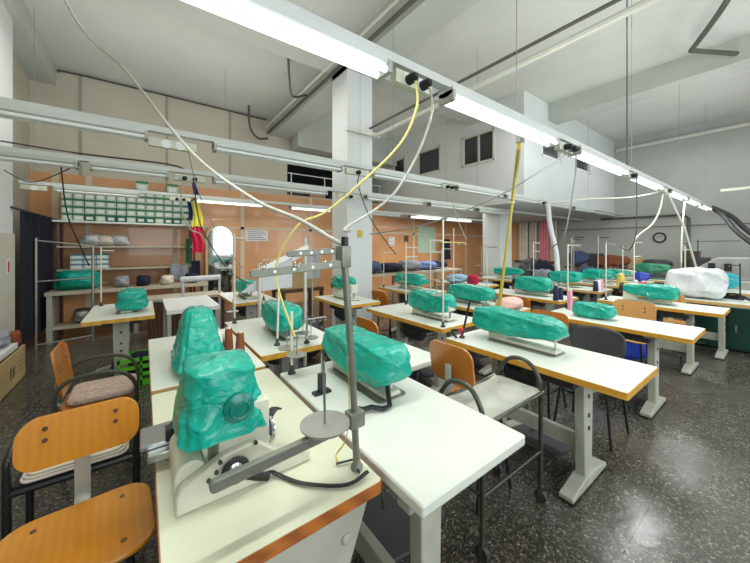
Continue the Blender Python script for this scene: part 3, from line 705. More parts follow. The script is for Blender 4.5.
# second row
machine(.33, 2.3, 'beige machine on the white table behind the left foreground table')
REAR = (.27, 2.2, 1.13, .13, .28, .14, .5, .33, 'pointed teal plastic cover on the table behind the left foreground machine', 14)
machine(.95, 2.62, 'beige machine on the table behind the centre foreground table')
bag(.93, 2.62, 0.81, .26, .62, 0.218, 'teal plastic cover on the second row table left of the tall stand', 15, taper0=.55, taper1=.9)
machine(2.42, 2.25, 'beige machine on the table before the mid column')
bag(2.42, 2.28, 0.82, .26, .58, 0.218, 'teal plastic cover on the table before the mid column', 16, taper0=.8, taper1=.8)
machine(3.4, 2.5, 'beige machine on the table with the pale pink cloth')
bag(3.4, 2.5, 0.8, .28, .66, 0.202, 'teal plastic cover on the table with the pale pink cloth', 17, taper0=.9, taper1=.8)
machine(4.75, 2.38, 'beige machine on the second row table with tan right end')
bag(4.75, 2.38, 0.81, .28, .54, 0.227, 'teal plastic cover on the second row table with tan right end', 18, taper0=.85, taper1=.9)
machine(6.2, 2.5, 'beige machine on the table by the hanging white hose')
bag(6.2, 2.5, 0.83, .28, .54, 0.218, 'teal plastic cover on the table by the hanging white hose', 19, taper0=.85, taper1=.8)
machine(7.3, 2.35, 'beige machine on the far table with yellow cone')
bag(7.3, 2.35, 0.82, .28, .54, 0.235, 'teal plastic cover on the far table with yellow cone', 20, taper0=.8, taper1=.7)
machine(8.3, 2.25, 'beige machine on the farthest table of second row')
bag(8.3, 2.3, 0.81, .26, .54, 0.202, 'teal plastic cover on the farthest table of second row', 21)
machine(9.15, 1.85, 'green machine standing uncovered near the wall clock', 'machine_green')
bag(9.15, 1.9, 0.88, .3, .6, 0.252, 'dark green plastic cover near the wall clock', 22, m='bag_green')
bag(8.25, 1.88, .755, .3, .25, .22, 'royal blue bundle on the farthest table of second row', 23, m='blue_plastic', cat='bundle', name='fabric_bundle')
# third row
machine(-.15, 4.62, 'beige machine on the left table under the round bag')
bag(-.1, 4.48, 0.78, .3, .34, 0.235, 'round teal plastic cover on the left back table', 24, taper0=.9, taper1=.9)
machine(1.2, 4.75, 'beige machine on the table before the arched mirror')
bag(1.2, 4.78, 0.83, .27, .56, 0.202, 'teal plastic cover on the table before the arched mirror', 25, taper0=.7, taper1=.8)
machine(2.28, 3.78, 'beige machine on the table against the mid column')
bag(2.28, 3.8, 0.89, .25, .5, 0.202, 'small teal plastic cover against the mid column', 26)
machine(3.72, 3.95, 'beige machine on the third row table right of the column')
bag(3.72, 3.97, 0.83, .28, .7, 0.202, 'teal plastic cover on the third row table right of the column', 27, taper0=.9, taper1=.9)
machine(6.6, 3.85, 'beige machine on the table before the far column')
bag(6.6, 3.85, 0.83, .28, .7, 0.202, 'teal plastic cover on the table before the far column', 28)
# -- thread stands
stand(.70, 3.2, TZ, .86, 'tall pale thread stand behind the second row table, before the mirror', arms=((.12, .1, .95), (-.1, .06, .62)), plates=1, pz=.1)
stand(.80, 2.3, TZ, .42, 'pale leaning thread stand at near left corner of second row table', arms=(), lean=(.03, .05), plates=0)
stand(1.0, 2.22, TZ, .2, 'short thread stand with round plates at near end of second row table', arms=((.16, .0, .9),), m='steel', plates=2, pz=.06)
stand(1.32, 4.33, TZ, .55, 'pale thread stand at near end of the table before the mirror', arms=((.2, .1, 1),), plates=1)
stand(2.2, 1.92, TZ, .98, 'tall pale thread stand on the near corner of the table before the column', arms=((.45, .1, .79),), plates=1, am='yellow_pole')
stand(2.68, 2.95, TZ, .8, 'pale thread stand at far corner of the table before the column', arms=((.2, 0, .9), (.2, 0, .75)), plates=1)
stand(3.16, 2.98, TZ, .82, 'pale thread stand at far corner of the pink cloth table', arms=((.22, 0, 1), (.22, 0, .8)), plates=2)
stand(4.02, 1.6, TZ, .76, 'pale thread stand with long grey arm behind the small teal bundle', arms=((.5, .05, .985),), plates=1, am='alu')
stand(3.62, 2.96, TZ, 1.0, 'slim thread stand with dark arm left of the far column', arms=((.3, 0, .8),), plates=1, am='dark_grey')
stand(4.5, 3.0, TZ, .76, 'pale thread stand at back corner of the tan ended table', arms=((.3, 0, .95),), plates=1, am='dark_grey')
stand(5.98, 2.98, TZ, .8, 'pale thread stand at back of the table by the hanging white hose', arms=((.25, 0, 1), (.25, 0, .8)), plates=1)
stand(5.1, 1.55, TZ, .8, 'pale thread stand with dark arm on the third aisle table', arms=((.3, -.02, .98),), plates=1, am='dark_grey')
stand(6.15, 1.5, TZ, .82, 'white thread stand with two pale arms left of the cloth covered machine', arms=((.42, 0, .97), (.4, 0, .7)), plates=1)
stand(6.55, .45, TZ, .5, 'black thread stand with flat base at the right end of cloth table', arms=((0, .1, .95),), m='black_metal', plates=0)
stand(7.3, 1.95, TZ, .75, 'slim pale thread stand by the yellow cone', arms=((.25, 0, .97),), plates=1, am='dark_grey')
stand(7.6, 1.15, TZ, .72, 'white thread stand just behind the white cloth', arms=((.5, 0, .94),), plates=1)
stand(8.05, 1.05, TZ, .86, 'black thread stand with thick arm behind the white cloth', arms=((.0, -.5, .96),), m='black_metal', plates=0)
stand(8.9, 1.4, TZ, .74, 'pale thread stand before the green machine', arms=((.3, 0, 1),), plates=1)
stand(3.46, 4.4, TZ, .62, 'slim thread stand on third row table right of the column', arms=((.24, 0, 1),), plates=1)
stand(5.0, 4.4, TZ, .68, 'slim thread stand behind the light blue cloth', arms=((.3, 0, 1),), plates=1)
stand(6.38, 4.4, TZ, .75, 'slim dark thread stand at the far column', arms=((.3, 0, 1),), plates=1, m='alu')
stand(-.42, 5.1, TZ, .72, 'white upright thread stand on the left back table', arms=((.12, 0, .95),), plates=1)
# spools
cone(.53, 2.26, TZ, 'brown_thread', 'brown thread cone nearest, behind the left foreground machine', .16)
cone(.49, 2.42, TZ, 'brown_thread', 'brown thread cone second, behind the left foreground machine', .16)
cone(.45, 2.52, TZ, 'navy_thread', 'navy thread cone behind the brown cones', .1)
cone(.4, 1.29, TZ, 'navy_thread', 'navy thread spool lying on the left foreground table', .13, .026, lie=-.25)
cone(7.12, 1.93, TZ, 'yellow_thread', 'yellow thread cone on a far second row table', .24, .07)
cone(6.2, 1.68, .745, 'white_thread', 'white thread cone left of the white cloth', .2, .06) if False else cone(6.3, 1.52, TZ, 'white_thread', 'white thread cone left of the white cloth', .2, .05)
cone(6.2, 1.4, TZ, 'red', 'red thread cone beside the white one', .2, .05)
cone(4.06-.1, 1.55, TZ, 'pink_thread', 'pink thread cone behind the small teal bundle', .24, .03)
cone(4.5, 1.94, TZ, 'navy_thread', 'dark thread cone on the near end of the tan ended table', .22, .035)
cone(4.62, 1.93, TZ, 'navy_thread', 'second dark thread cone on the near end of the tan ended table', .18, .035)
for i, (x, c) in enumerate(((5.95, 'navy_thread'), (6.07, 'white_thread'), (6.19, 'pink_thread'))):
    cone(x, 1.95, TZ, c, ['dark', 'white', 'pink'][i]+' thread cone in the row by the hanging white hose', .18, .04)
# yellow leaning pole
t = thing('yellow_pole', 'yellow pole leaning up from the pale pink cloth table toward the lamps', 'pole', (3.13, 1.95, TZ))
MB().cyl((0, 0, 0), (.05, -.23, 1.84), .014).cyl((.03, .0, .0), (.045, -.21, 1.84), .011).build('pole', M['yellow_pole'], t)
MB().b2(.0, .09, -.25, -.2, 1.82, 1.9).build('tip', M['steel'], t); MB().torus((.035, -.14, 1.2), .03, .006, 'Z').build('binding', M['ecru'], t)

# ------------------------------------------------------------------ left foreground machine
t = thing('overlock_machine', 'cream overlock machine with sloped base on the left foreground table', 'sewing machine', (.26, 1.0, TZ))
m = MB(); m.prism([(-.19, 0), (-.19, .05), (-.175, .072), (-.1, .108), (-.065, .124), (.0, .13), (.035, .122), (.1, .07), (.205, .035), (.205, 0)], 'Y', 0, .035)
m.build('side_plate', M['beige_enamel'], t, bevel=.006)
m = MB(); m.b2(-.08, .075, .03, .24, 0, .24, bev=.012); m.build('body', M['beige_enamel'], t)
m = MB(); m.prism([(-.19, 0)]+[(-.15+.042*math.cos(a), .075+.045*math.sin(a)) for a in [PI-i*PI/10 for i in range(11)]]+[(-.108, 0)], 'Y', .036, .25)
m.build('cylinder_arm', M['beige_enamel'], t, bevel=.004)
MB().torus((-.04, -.012, .075), .032, .008).build('ring', M['black'], t, label='black ring')
MB().torus((-.04, -.01, .075), .018, .007).build('ring', M['chrome'], t, label='bright inner ring')
MB().tube([(-.01, -.012, .05), (.02, -.01, .03), (.06, -.01, .012)], .012, 8, flat=(.004, .013)).build('strap', M['black'], t)
for x, z in ((-.11, .07), (-.09, .085), (-.1, .04), (.02, .13), (-.08, .11)): MB().cyl((x, -.006, z), (x, .004, z), .006, n=10).build('screw', M['dark_grey'], t)
g = MB(); g.b2(-.27, -.1, .28, .42, .06, .075); g.b2(-.25, -.11, .24, .36, .035, .06); g.b2(-.2, -.12, .3, .4, 0, .036); g.build('folder_plate', M['steel'], t, bevel=.003)
g = MB(); g.tube([(-.19, .35, .08), (-.15, .33, .13), (-.1, .3, .14)], .008); g.tube([(-.17, .37, .08), (-.16, .4, .15), (-.1, .36, .16)], .007); g.b2(-.19, -.13, .31, .33, .07, .1); g.b2(-.2, -.1, .26, .3, .08, .12); g.build('looper', M['black_metal'], t)
MB().tube([(.075, .12, .1), (.12, .14, .14), (.145, .16, .13)], .01, 8, 3, flat=(.02, .005)).build('lever', M['black'], t)
g = MB(); g.torus((.1, .1, .1), .035, .006, 'X', a0=0, a1=PI*1.5); g.build('thread_guide', M['chrome'], t)
# upright bag
def upright_bag(x, y, z, w0, w1, d0, d1, h, lab, seed, m='bag', wheel=False):
    rnd = random.Random(seed); off = Vector((seed*2.3, seed*1.1, seed)); b = MB(); nu, nv = 110, 70
    def fn(u, v):
        a = 2*PI*u
        top = min(1, (v/.16)) ; r = math.sin(top*PI/2)**.7 if v < .16 else 1
        k = v
        w = (w0+(w1-w0)*k)*max(r, .02); d = (d0+(d1-d0)*k)*max(r, .02)
        ca, sa = math.cos(a), math.sin(a)
        p = Vector((math.copysign(abs(ca)**.5, ca)*w/2, math.copysign(abs(sa)**.5, sa)*d/2, -h*max(0, (v-.03))))
        pl = .03*math.sin(a*7+1.3*seed+2*math.sin(v*4)) + .025*math.sin(a*13+seed)
        f = pl*(.2+.6*k) + .1*noise.noise(p*6+off) + .045*crease(p, 8, off) + .02*crease(p, 20, off*1.3) - .02
        p.x *= 1+f*1.1; p.y *= 1+f*1.1
        p.z += .014*noise.noise(Vector((ca*2, sa*2, seed))) * k + .02*noise.noise(p*10+off)*(1 if v < .2 else .3)
        return p
    b.grid(fn, nu, nv, True)
    bmesh.ops.remove_doubles(b.bm, verts=b.bm.verts, dist=.0005)
    o = b.build('plastic_cover', M[m], loc=(x, y, z))
    tag(o, lab, 'plastic cover')
    return o
ub = upright_bag(.205, 1.15, 1.135,   .19, .26, .2, .28, .222, 'large upright teal plastic cover on the left foreground machine', 31)
MB().lathe([(.012, -.155), (.03, -.152), (.044, -.145), (.044, -.12)], (.03, .005, -.13), axis='Y').torus((.03, -.148, -.13), .026, .004).build('wheel_bulge', M['bag_wheel'], ub, label='round wheel showing through the plastic')
upright_bag(*REAR)
# tall thread stand with flat arms
t = thing('thread_stand', 'tall grey thread stand with flat holed arms on the left foreground table', 'thread stand', (.57, .87, TZ))
MB().lathe([(.02, 0), (.02, .01), (.013, .02), (.013, .06)], n=14).build('base', M['stand_grey'], t)
MB().tube([(0, 0, 0), (-.015, .0, .3), (-.045, .01, .735)], .0115, 12).build('pole', M['stand_grey'], t)
def flat_arm(p0, p1, w, th, name, par):
    p0 = Vector(p0); p1 = Vector(p1); d = (p1-p0); L = d.length
    g = MB(); g.prism([(q[0]+L/2, q[1]) for q in rrect(L+w, w, w*.45)], 'Y', -th/2, th/2)
    o = g.build(name, M['stand_grey'], par, bevel=.002); o.location = p0
    o.rotation_euler = (0, -math.asin(d.z/L), math.atan2(d.y, d.x))
    for i in range(1, 5):
        MB().cyl((L*i/5, -th/2-.001, 0), (L*i/5, th/2+.001, 0), .0045, n=8).build('screw', M['steel'], o)
    return o
flat_arm((-.01, -.005, .165), (-.425, -.01, .145), .03, .02, 'lower_arm', t)
flat_arm((-.04, 0, .685), (-.315, .055, .66), .024, .016, 'upper_arm', t)
flat_arm((-.04, .03, .725), (-.2, .08, .715), .02, .014, 'top_arm', t)
MB().b2(-.035, .02, -.022, .022, .145, .195, bev=.005).build('clamp', M['stand_grey'], t); MB().b2(-.062, -.028, -.012, .035, .67, .74, bev=.004).build('clamp', M['stand_grey'], t)
MB().lathe([(.01, -.008), (.07, -.004), (.076, .002), (.076, .006), (.01, .006)], (-.12, -.005, .188), n=32).build('spool_plate', M['alu'], t)
MB().cyl((-.12, -.005, .18), (-.125, -.005, .385), .004).build('spindle', M['steel'], t)
MB().cyl((-.04, .01, .7), (-.04, .01, .77), .012).build('cap', M['black'], t)
for i, x in enumerate((-.1, -.2, -.3)): MB().torus((x, .02, .665+.02), .008, .002, n=12).build('thread_guide', M['chrome'], t)
t2 = MB().tube([(.545, .888, 1.13), (.549, .885, 1.0), (.546, .886, .9), (.54, .9, .84), (.525, .93, .79), (.53, .92, .765)], .006, 8, 4, flat=(.007, .0015)).build('measuring_tape', M['tape'])
tag(t2, 'yellow measuring tape hanging on the tall grey stand', 'tape measure')
tag(MB().tube([(.58, .82, .775), (.5, .82, .768), (.4, .9, .768), (.35, .98, .768), (.3, 1.02, .8)], .007, 8, 6, flat=(.008, .003)).build('strap', M['black'], None), 'black strap lying across the left foreground table', 'strap')
pipe('allen_keys', [(.52, .92, .768), (.58, .9, .77), (.56, .84, .768)], .004, 'dark_grey', 'dark metal keys at the foot of the tall grey stand', 'tool')
# white diagonal feed arm behind
t = thing('fabric_feed_frame', 'white slanted feed frame with pale sheet before the orange panelling', 'frame', (1.35, 3.6, 0))
MB().cyl((-.3, 0, 0), (-.3, 0, 1.3), .02).cyl((.25, 0, 0), (.25, 0, 1.6), .02).build('post', M['pipe_light'], t)
MB().box((.0, 0, 1.36), (.62, .06, .05), ry=-.45).build('slanted_bar', M['white_metal'], t); MB().box((.05, .1, 1.3), (.6, .03, .03), ry=-.4).build('slanted_bar', M['white_metal'], t)
MB().grid(lambda u, v: V(-.5+.6*u, .03+.02*math.sin(u*9), .98+.42*u*v+.02*u), 14, 8).build('sheet', M['white_cloth'], t)
MB().b2(-.36, .31, -.2, .2, 0, .03).build('base', M['dark_grey'], t)

# ------------------------------------------------------------------ trolley
t = thing('tray_trolley', 'olive metal trolley with worn grey cloth tray between the white tables', 'trolley', (1.585, 1.03, 0))
fr = []
for sx in (-1, 1):
    x = sx*.285
    MB().tube([(x, -.14, .07), (x, -.14, .6), (x, -.13, .72), (x, -.06, .8), (x, .05, .79), (x, .12, .7), (x, .14, .62), (x, .14, .07)], .0125, 10, 5).build('hoop_leg', M['dark_metal'], t)
    for y in (-.14, .14):
        c = thing('caster', '', '', (x, y, 0)); c.parent = t; del c['label']; del c['category']
        MB().lathe([(.012, -.012), (.034, -.012), (.036, 0), (.034, .012), (.012, .012)], (0, 0, .036), axis='X', n=16).build('wheel', M['dark_grey'], c); MB().b2(-.018, -.014, -.012, .012, .03, .09).b2(.014, .018, -.012, .012, .03, .09).b2(-.018, .018, -.012, .012, .085, .095).build('fork', M['steel'], c)
MB().b2(-.28, .28, -.15, .15, .645, .66).build('tray', M['grey_cloth'], t, bevel=.004, label='stained grey cloth tray') if False else MB().grid(lambda u, v: V(-.29+.58*u, -.16+.32*v, .655+.012*noise.noise(V(u*4, v*3, 1))-.01*math.sin(u*PI)), 24, 14).build('tray', mat('worn_canvas', rgb(176, 178, 166), .7, var=.25, vscale=9, bump=.3), t)
for y in (-.15, .15): MB().cyl((-.285, y, .645), (.285, y, .645), .01).build('rail', M['dark_metal'], t)
for x in (-.285, .285): MB().cyl((x, -.14, .3), (x, .14, .3), .008).build('rail', M['dark_metal'], t)
MB().cyl((-.285, -.14, .3), (.285, -.14, .3), .008).build('rail', M['dark_metal'], t)

# ------------------------------------------------------------------ chairs
CP = {}
def wood_chair(x, y, rz, lab, m='wood_chair2', bw=.37, bh=.22, bz=.72, sz=.48, frame='black_metal', arms=False, rake=.0, sw=.38):
    key = (m, bw, bh, bz, sz, frame, arms, sw)
    if key in CP: return dup(CP[key], lab, (x, y, 0), rz)
    t = thing('wooden_chair', lab, 'chair', (x, y, 0), rz); CP[key] = t     # faces local +Y
    g = MB(); g.prism(rrect(sw, .38, .09, 8), 'Z', sz-.014, sz); 
    seat = g.build('seat', M[m], t, bevel=.004)
    g = MB()
    P = rrect(bw, bh, min(.065, bh*.36), 8)
    def pt(p, o): return Vector((p[0], -.2-o+.25*p[0]*p[0]*1.6-(p[1])*.15, bz+p[1]))
    A = [g.bm.verts.new(pt(p, 0)) for p in P]; Bv = [g.bm.verts.new(pt(p, .014)) for p in P]; n_ = len(P)
    for i in range(n_):
        j = (i+1) % n_; g.bm.faces.new((A[i], A[j], Bv[j], Bv[i]))
    # strip fill between left and right halves for a gently curved plate
    def fill(L, rev):
        mid = n_
        lo, hi = 0, 0
        idx = sorted(range(n_), key=lambda i: P[i][0])
        f = g.bm.faces.new([L[i] for i in range(n_)] if not rev else [L[i] for i in reversed(range(n_))])
        bmesh.ops.triangulate(g.bm, faces=[f])
    fill(A, False); fill(Bv, True)
    back = g.build('backrest', M[m], t)
    for px in (-.1, .1):
        if bw < .3: px *= .6
        for dz in (-.02, .02): MB().lathe([(.001, .004), (.0075, .003), (.0085, 0)], (px, -.193-dz*.15, bz+.03+dz), axis='Y', n=10).build('bolt', M['dark_wood'], back)
    MB().tube([(0, -.05, sz-.03), (0, -.18, sz-.03), (0, -.235, sz+.0), (0, -.225, sz+.08), (0, -.222, bz)], .02, 8, 4, flat=(.024, .005)).build('back_support', M['grey_enamel'], t)
    for sx in (-1, 1):
        MB().tube([(sx*.13, .1, sz-.02), (sx*.17, .16, .0)], .011).build('leg', M[frame], t)
        MB().tube([(sx*.13, -.1, sz-.02), (sx*.17, -.17, .0)], .011).build('leg', M[frame], t)
        MB().cyl((sx*.155, .135, .2), (sx*.155, -.14, .2), .008).build('stretcher', M[frame], t)
        if arms: MB().tube([(sx*.19, -.19, sz-.05), (sx*.2, -.2, sz+.12), (sx*.2, -.1, sz+.2), (sx*.2, .1, sz+.19), (sx*.2, .19, sz+.1), (sx*.19, .2, sz-.06), (sx*.17, .16, 0)], .0125, 8, 4).build('armrest', M['dark_metal'], t)
    MB().cyl((-.13, .1, sz-.03), (.13, .1, sz-.03), .009).cyl((-.13, -.1, sz-.03), (.13, -.1, sz-.03), .009).build('seat_frame', M[frame], t)
    for px, py in ((-.12, .12), (.12, .12), (-.12, -.12), (.12, -.12)):
        MB().lathe([(.009, 0), (.008, .003), (.001, .004)], (px, py, sz), n=10).build('bolt', M['dark_wood'], seat)
    return t
wood_chair(-.18, 1.46, PI+.06, 'bright orange plywood chair in the lower left corner', 'wood_chair', .355, .18, .775, .51, 'black_metal', sw=.42)
c3 = wood_chair(-.24, 2.93, -PI/2, 'wooden chair with curved metal armrests and patterned cushion at left', 'wood_chair2', .4, .3, .68, .46, 'dark_metal', True)
tag(MB().prism(rrect(.36, .34, .06), 'Z', 0, .045).build('seat_cushion', M['cushion'], bevel=.015, loc=(-.22, 2.93, .464)), 'patterned cushion on the armrest chair at left', 'cushion')
wood_chair(1.67, 1.225, -PI/2, 'amber plywood chair tucked behind the tray trolley', 'wood_chair2', .32, .24, .8, .52)
wood_chair(2.98, 1.34+.1, PI/2, 'amber plywood chair left of the black plastic chair', 'wood_chair2', .36, .24, .74, .48)
wood_chair(4.38, 1.12, PI/2, 'tan plywood chair between the second and third aisle tables', 'wood_tan', .4, .24, .74, .48)
wood_chair(5.85-.1, 1.05, PI/2, 'small tan chair left of the white cloth covered machine', 'wood_tan', .3, .2, .74, .48)
wood_chair(1.72, 2.15, -PI/2, 'amber plywood chair with armrests at the table before the column', 'wood_chair2', .3, .26, .76, .48, 'black_metal', True)
wood_chair(4.12, 2.2, -PI/2, 'amber plywood chair at the tan ended table', 'wood_chair2', .4, .22, .74, .48)
wood_chair(6.85-.1, 2.12, PI/2, 'wooden chair beside the yellow cone', 'wood_chair2', .36, .22, .76, .48) if False else None
wood_chair(3.05-.1, 3.6, -PI/2, 'wooden chair at the third row table right of the column', 'wood_chair2', .36, .22, .74, .48)
# black framed stool with folded white cloth
t = thing('framed_stool', 'black tubular frame seat with folded sheets behind the bright orange chair', 'stool', (-.25, 2.18, 0))
for sx in (-1, 1):
    x = sx*.22
    MB().tube([(x, -.17, 0), (x, -.17, .5), (x, -.15, .58), (x, -.02, .6), (x, .12, .56), (x, .17, .48), (x, .17, 0)], .016, 10, 4).build('side_frame', M['black_metal'], t)
for y in (-.17, .17): MB().cyl((-.22, y, .43), (.22, y, .43), .014).build('rail', M['black_metal'], t)
MB().b2(-.21, .21, -.16, .17, .435, .452).build('seat', M['black'], t)
s_ = MB()
for i in range(3):
    s_.prism([(q[0], q[1]) for q in rrect(.38-.02*i, .34, .04)], 'Z', .454+i*.014, .467+i*.014)
tag(s_.build('folded_sheets', M['ecru'], bevel=.004, loc=(-.25, 2.18, 0)), 'folded white sheets on the black frame seat', 'cloth')
# black plastic chair
t = thing('plastic_chair', 'black plastic chair with thin legs between the first two aisle tables', 'chair', (2.92, 1.0, 0), PI/2)
g = MB(); g.grid(lambda u, v: V((u-.5)*.4*(1-.35*abs(2*v-1)**3*.5), -.19-.03*v+.09*(2*u-1)**2*.5, .58+.21*v+.02*(1-(2*u-1)**2)*v), 20, 10)
so = g.build('backrest', M['dark_grey'], t); sm = so.modifiers.new('s', 'SOLIDIFY'); sm.thickness = .012
MB().prism(rrect(.4, .38, .07), 'Z', .44, .455).build('seat', M['dark_grey'], t, bevel=.004)
for sx in (-1, 1):
    MB().tube([(sx*.15, .13, .44), (sx*.2, .18, 0)], .0095).build('leg', M['black_metal'], t); MB().tube([(sx*.16, -.2, .64), (sx*.16, -.17, .44), (sx*.2, -.2, 0)], .0095).build('leg', M['black_metal'], t)

# ------------------------------------------------------------------ left back area: shelves, boxes, curtain, flag, mirror
t = thing('shelving_unit', 'tall wall shelving with white boards against the orange panelling', 'shelf', (-.15, 7.6, 0))
for z, m_, d0 in ((1.93, 'white_metal', -.36), (1.50, 'shelf_board', -.22), (1.1, 'shelf_board', -.22)):
    MB().b2(-1.05, 1.0, d0, .34, z-.03, z).build('shelf', M[m_], t)
for x in (-1.04, .99):
    for y in (-.2, .32): MB().b2(x-.02, x+.02, y-.02, y+.02, 0, 1.9).build('post', M['dark_wood'], t)
def sbox_proto(): pass
bx = []
w, hgt, dep = .135, .122, .3
protoB = None
k = 0
def shoebox(x, y, z, lab, mb='box_green', ml='box_lid', w=.136, d=.3, h=.12, group='green boxes stacked on the wall shelf'):
    global SB
    key = (mb, ml, w, d, h)
    if key in SB: return dup(SB[key], lab, (x, y, z), 0, group)
    t = thing('shoe_box', lab, 'box', (x, y, z), 0, group); SB[key] = t
    MB().b2(-w/2+.002, w/2-.002, -d/2+.002, d/2-.002, 0, h*.82).build('box', M[mb], t)
    MB().b2(-w/2, w/2, -d/2, d/2, h*.76, h).build('lid', M[ml], t)
    MB().b2(-w*.32, w*.32, -d/2-.0005, -d/2+.003, h*.2, h*.62).build('paper_label', M['paper'], t)
    return t
SB = {}
rows = ['bottom', 'second', 'third', 'fourth', 'top']
for r in range(5):
    for c in range(14):
        ml = 'box_lid'
        x = -1.1+.07+c*.142; z = 1.931+r*.124
        if r == 4 and c in (12, 13): continue
        if r == 0 and 2 <= c <= 12: 
            shoebox(x, 7.42, z, 'deep green lidded box, %s from left, bottom row on the wall shelf' % ORD[c], 'box_lid_dark' if c % 3 else 'box_green', 'box_lid_dark', group=None)
        else:
            shoebox(x, 7.42+.01*((c*7+r*3) % 3), z, 'pale green box, %s from the left in the %s row on the wall shelf' % (ORD[c], rows[r]), group=None)
for i in range(2):
    shoebox(-.02+i*.5, 7.7, 2.56, ['green striped box on top of the stack, left of the two', 'green striped box on top of the stack, right of the two'][i], 'box_green', 'box_lid', .2, .25, .2, group=None)
for r in range(3):
    for c in range(3):
        shoebox(-.93+c*.17, 7.55, 1.101+r*.085, 'white and blue box, %s from left, %s layer, on the lower wall shelf' % (ORD[c], ['bottom', 'middle', 'top'][r]), 'box_white', 'box_teal', .165, .28, .083, group=None)
for i, (x, l) in enumerate(((-.75, 'left'), (-.55, 'middle'), (-.35, 'right'))):
    bag(x, 7.5, 1.5, .3, .26, .2, 'crumpled white bundle on the middle wall shelf, %s of the three' % l, 40+i, m='white_cloth' if i != 1 else 'ecru', cat='bundle', name='cloth_bundle')
tag(MB().grid(lambda u, v: V(.42+.32*u, 7.36-.02*math.sin(u*11)-.01*v, .82+.32*v+.02*math.sin(u*7)), 20, 8).build('hanging_cloth', M['grey_cloth']), 'pale grey cloth hanging from the lower wall shelf', 'cloth')
tag(MB().grid(lambda u, v: V(.78+.16*u, 7.3-.02*math.sin(u*9), .78+.42*v), 14, 6).build('hanging_cloth', M['navy_cloth']), 'dark navy cloth hanging at the right end of the wall shelf', 'cloth')
tag(MB().grid(lambda u, v: V(.68+.08*u, 7.33-.02*math.sin(u*9), 1.15+.5*v), 10, 6).build('hanging_cloth', M['box_lid']), 'narrow green cloth strip hanging below the flag', 'cloth')
t = thing('work_bench', 'long back bench with tan top under the wall shelf', 'bench', (-.1, 6.85, 0))
MB().b2(-1.1, 1.1, -.12, .35, .74, .79).build('top', M['shelf_board'], t)
MB().b2(-1.1, 1.1, -.05, .35, .2, .24).build('lower_shelf', M['shelf_board'], t)
for x in (-1.05, .0, 1.05): MB().b2(x-.03, x+.03, -.1, .34, 0, .74).build('leg', M['leg_metal'], t)
t = thing('pole_frame', 'pale tubular frame standing at the left before the bench', 'frame', (-.9, 6.6, 0))
for x in (-.36, .26): MB().cyl((x, 0, 0), (x, 0, 1.62 if x < 0 else 1.52), .018).build('post', M['alu'], t)
MB().cyl((-.36, 0, 1.58), (.26, 0, 1.5), .014).build('crossbar', M['alu'], t); MB().cyl((-.36, 0, .98), (.26, 0, 1.0), .012).build('crossbar', M['alu'], t)
MB().cyl((-.36, 0, .05), (.26, 0, .09), .014).build('bottom_rail', M['alu'], t)
bag(-.85, 6.98, .785, .6, .35, .34, 'wide teal plastic cover on the back bench at far left', 51)
for i, (x, c, l) in enumerate(((-.3, 'grey_cloth', 'grey'), (.0, 'navy_cloth', 'dark'), (.35, 'ecru', 'cream'), (.75, 'navy_cloth', 'navy'))):
    bag(x, 6.95, .785, .24, .28, .2, '%s cloth bundle on the back bench, %s from left' % (l, ORD[i]), 60+i, m=c, cat='bundle', name='cloth_bundle')
for i, (x, c, l) in enumerate(((-.8, 'alu', 'metal parts'), (-.45, 'grey_cloth', 'grey cloth'), (-.2, 'dark_grey', 'dark cloth'), (.4, 'dark_grey', 'black cloth'))):
    bag(x, 7.0, .235, .3, .3, .26, '%s heap on the lower shelf of the back bench, %s from left' % (l, ORD[i]), 70+i, m=c, cat='heap', name='scrap_heap')
# curtain on rod
pipe('curtain_rod', [(-1.34, 5.9, 1.99), (-1.2, 7.55, 1.95)], .016, 'dark_grey', 'dark rod between the left pillar and the wall shelf', 'rod')
tag(MB().grid(lambda u, v: V(-1.32+.13*u+.03*math.sin(u*34)*(1-.4*v), 6.15+1.35*u, .2+1.78*v-.02*u), 90, 8).build('curtain', M['curtain']), 'dark navy curtain hanging beside the left pillar', 'curtain')
# flag
t = thing('flag', 'drooping blue yellow and red flag before the wall shelf', 'flag', (.8, 6.9, 1.35))
MB().cyl((0, 0, 1.42), (.0, 0, .3), .012).build('pole', M['steel'], t)
def strip(z0, z1, wa, wb, xo, name, mm):
    MB().grid(lambda u, v: V(xo+(u-.5)*(wa+(wb-wa)*v)+.02*math.sin(v*5), -.03+.03*math.sin(u*13+v*3), z0+(z1-z0)*v+.03*math.sin(u*3)), 18, 10).build(name, M[mm], t)
strip(.0, .5, .2, .2, .04, 'red_band', 'flag_red'); strip(.5, 1.0, .2, .13, .03, 'yellow_band', 'flag_yellow'); strip(1.0, 1.4, .1, .07, .0, 'blue_band', 'flag_blue'); strip(.62, 1.1, .08, .06, -.09, 'blue_fold', 'flag_blue')
# arched mirror
t = thing('arched_mirror', 'arched mirror with pale wooden frame leaning on the orange panelling', 'mirror', (1.4, 7.75, .25))
def arch(w, h, n=14): return [(-w/2, 0), (w/2, 0)]+[(w/2*math.cos(PI*i/n), h-w/2+w/2*math.sin(PI*i/n)) for i in range(n+1)]
MB().prism(arch(.6, 1.75), 'Y', 0, .04).build('frame', M['gold'], t); MB().prism([(x, z+.04) for x, z in arch(.5, 1.65)], 'Y', -.006, 0).build('glass', M['mirror'], t)
def paper(x, z, w, h, lab, lines=5, y=YB-.031, frame=None, mm='paper', name='paper_notice', cat='notice'):
    t = thing(name, lab, cat, (x, y, z))
    MB().b2(-w/2, w/2, -.004, 0, 0, h).build('sheet', M[mm], t)
    if lines:
        g = MB()
        for i in range(lines):
            zz = h*(.15+.7*i/max(1, lines-1)); g.b2(-w*.4, w*(.4-.1*(i % 3)), -.006, -.004, zz-h*.03, zz+h*.03)
        g.build('print', M['ink'], t)
    return t
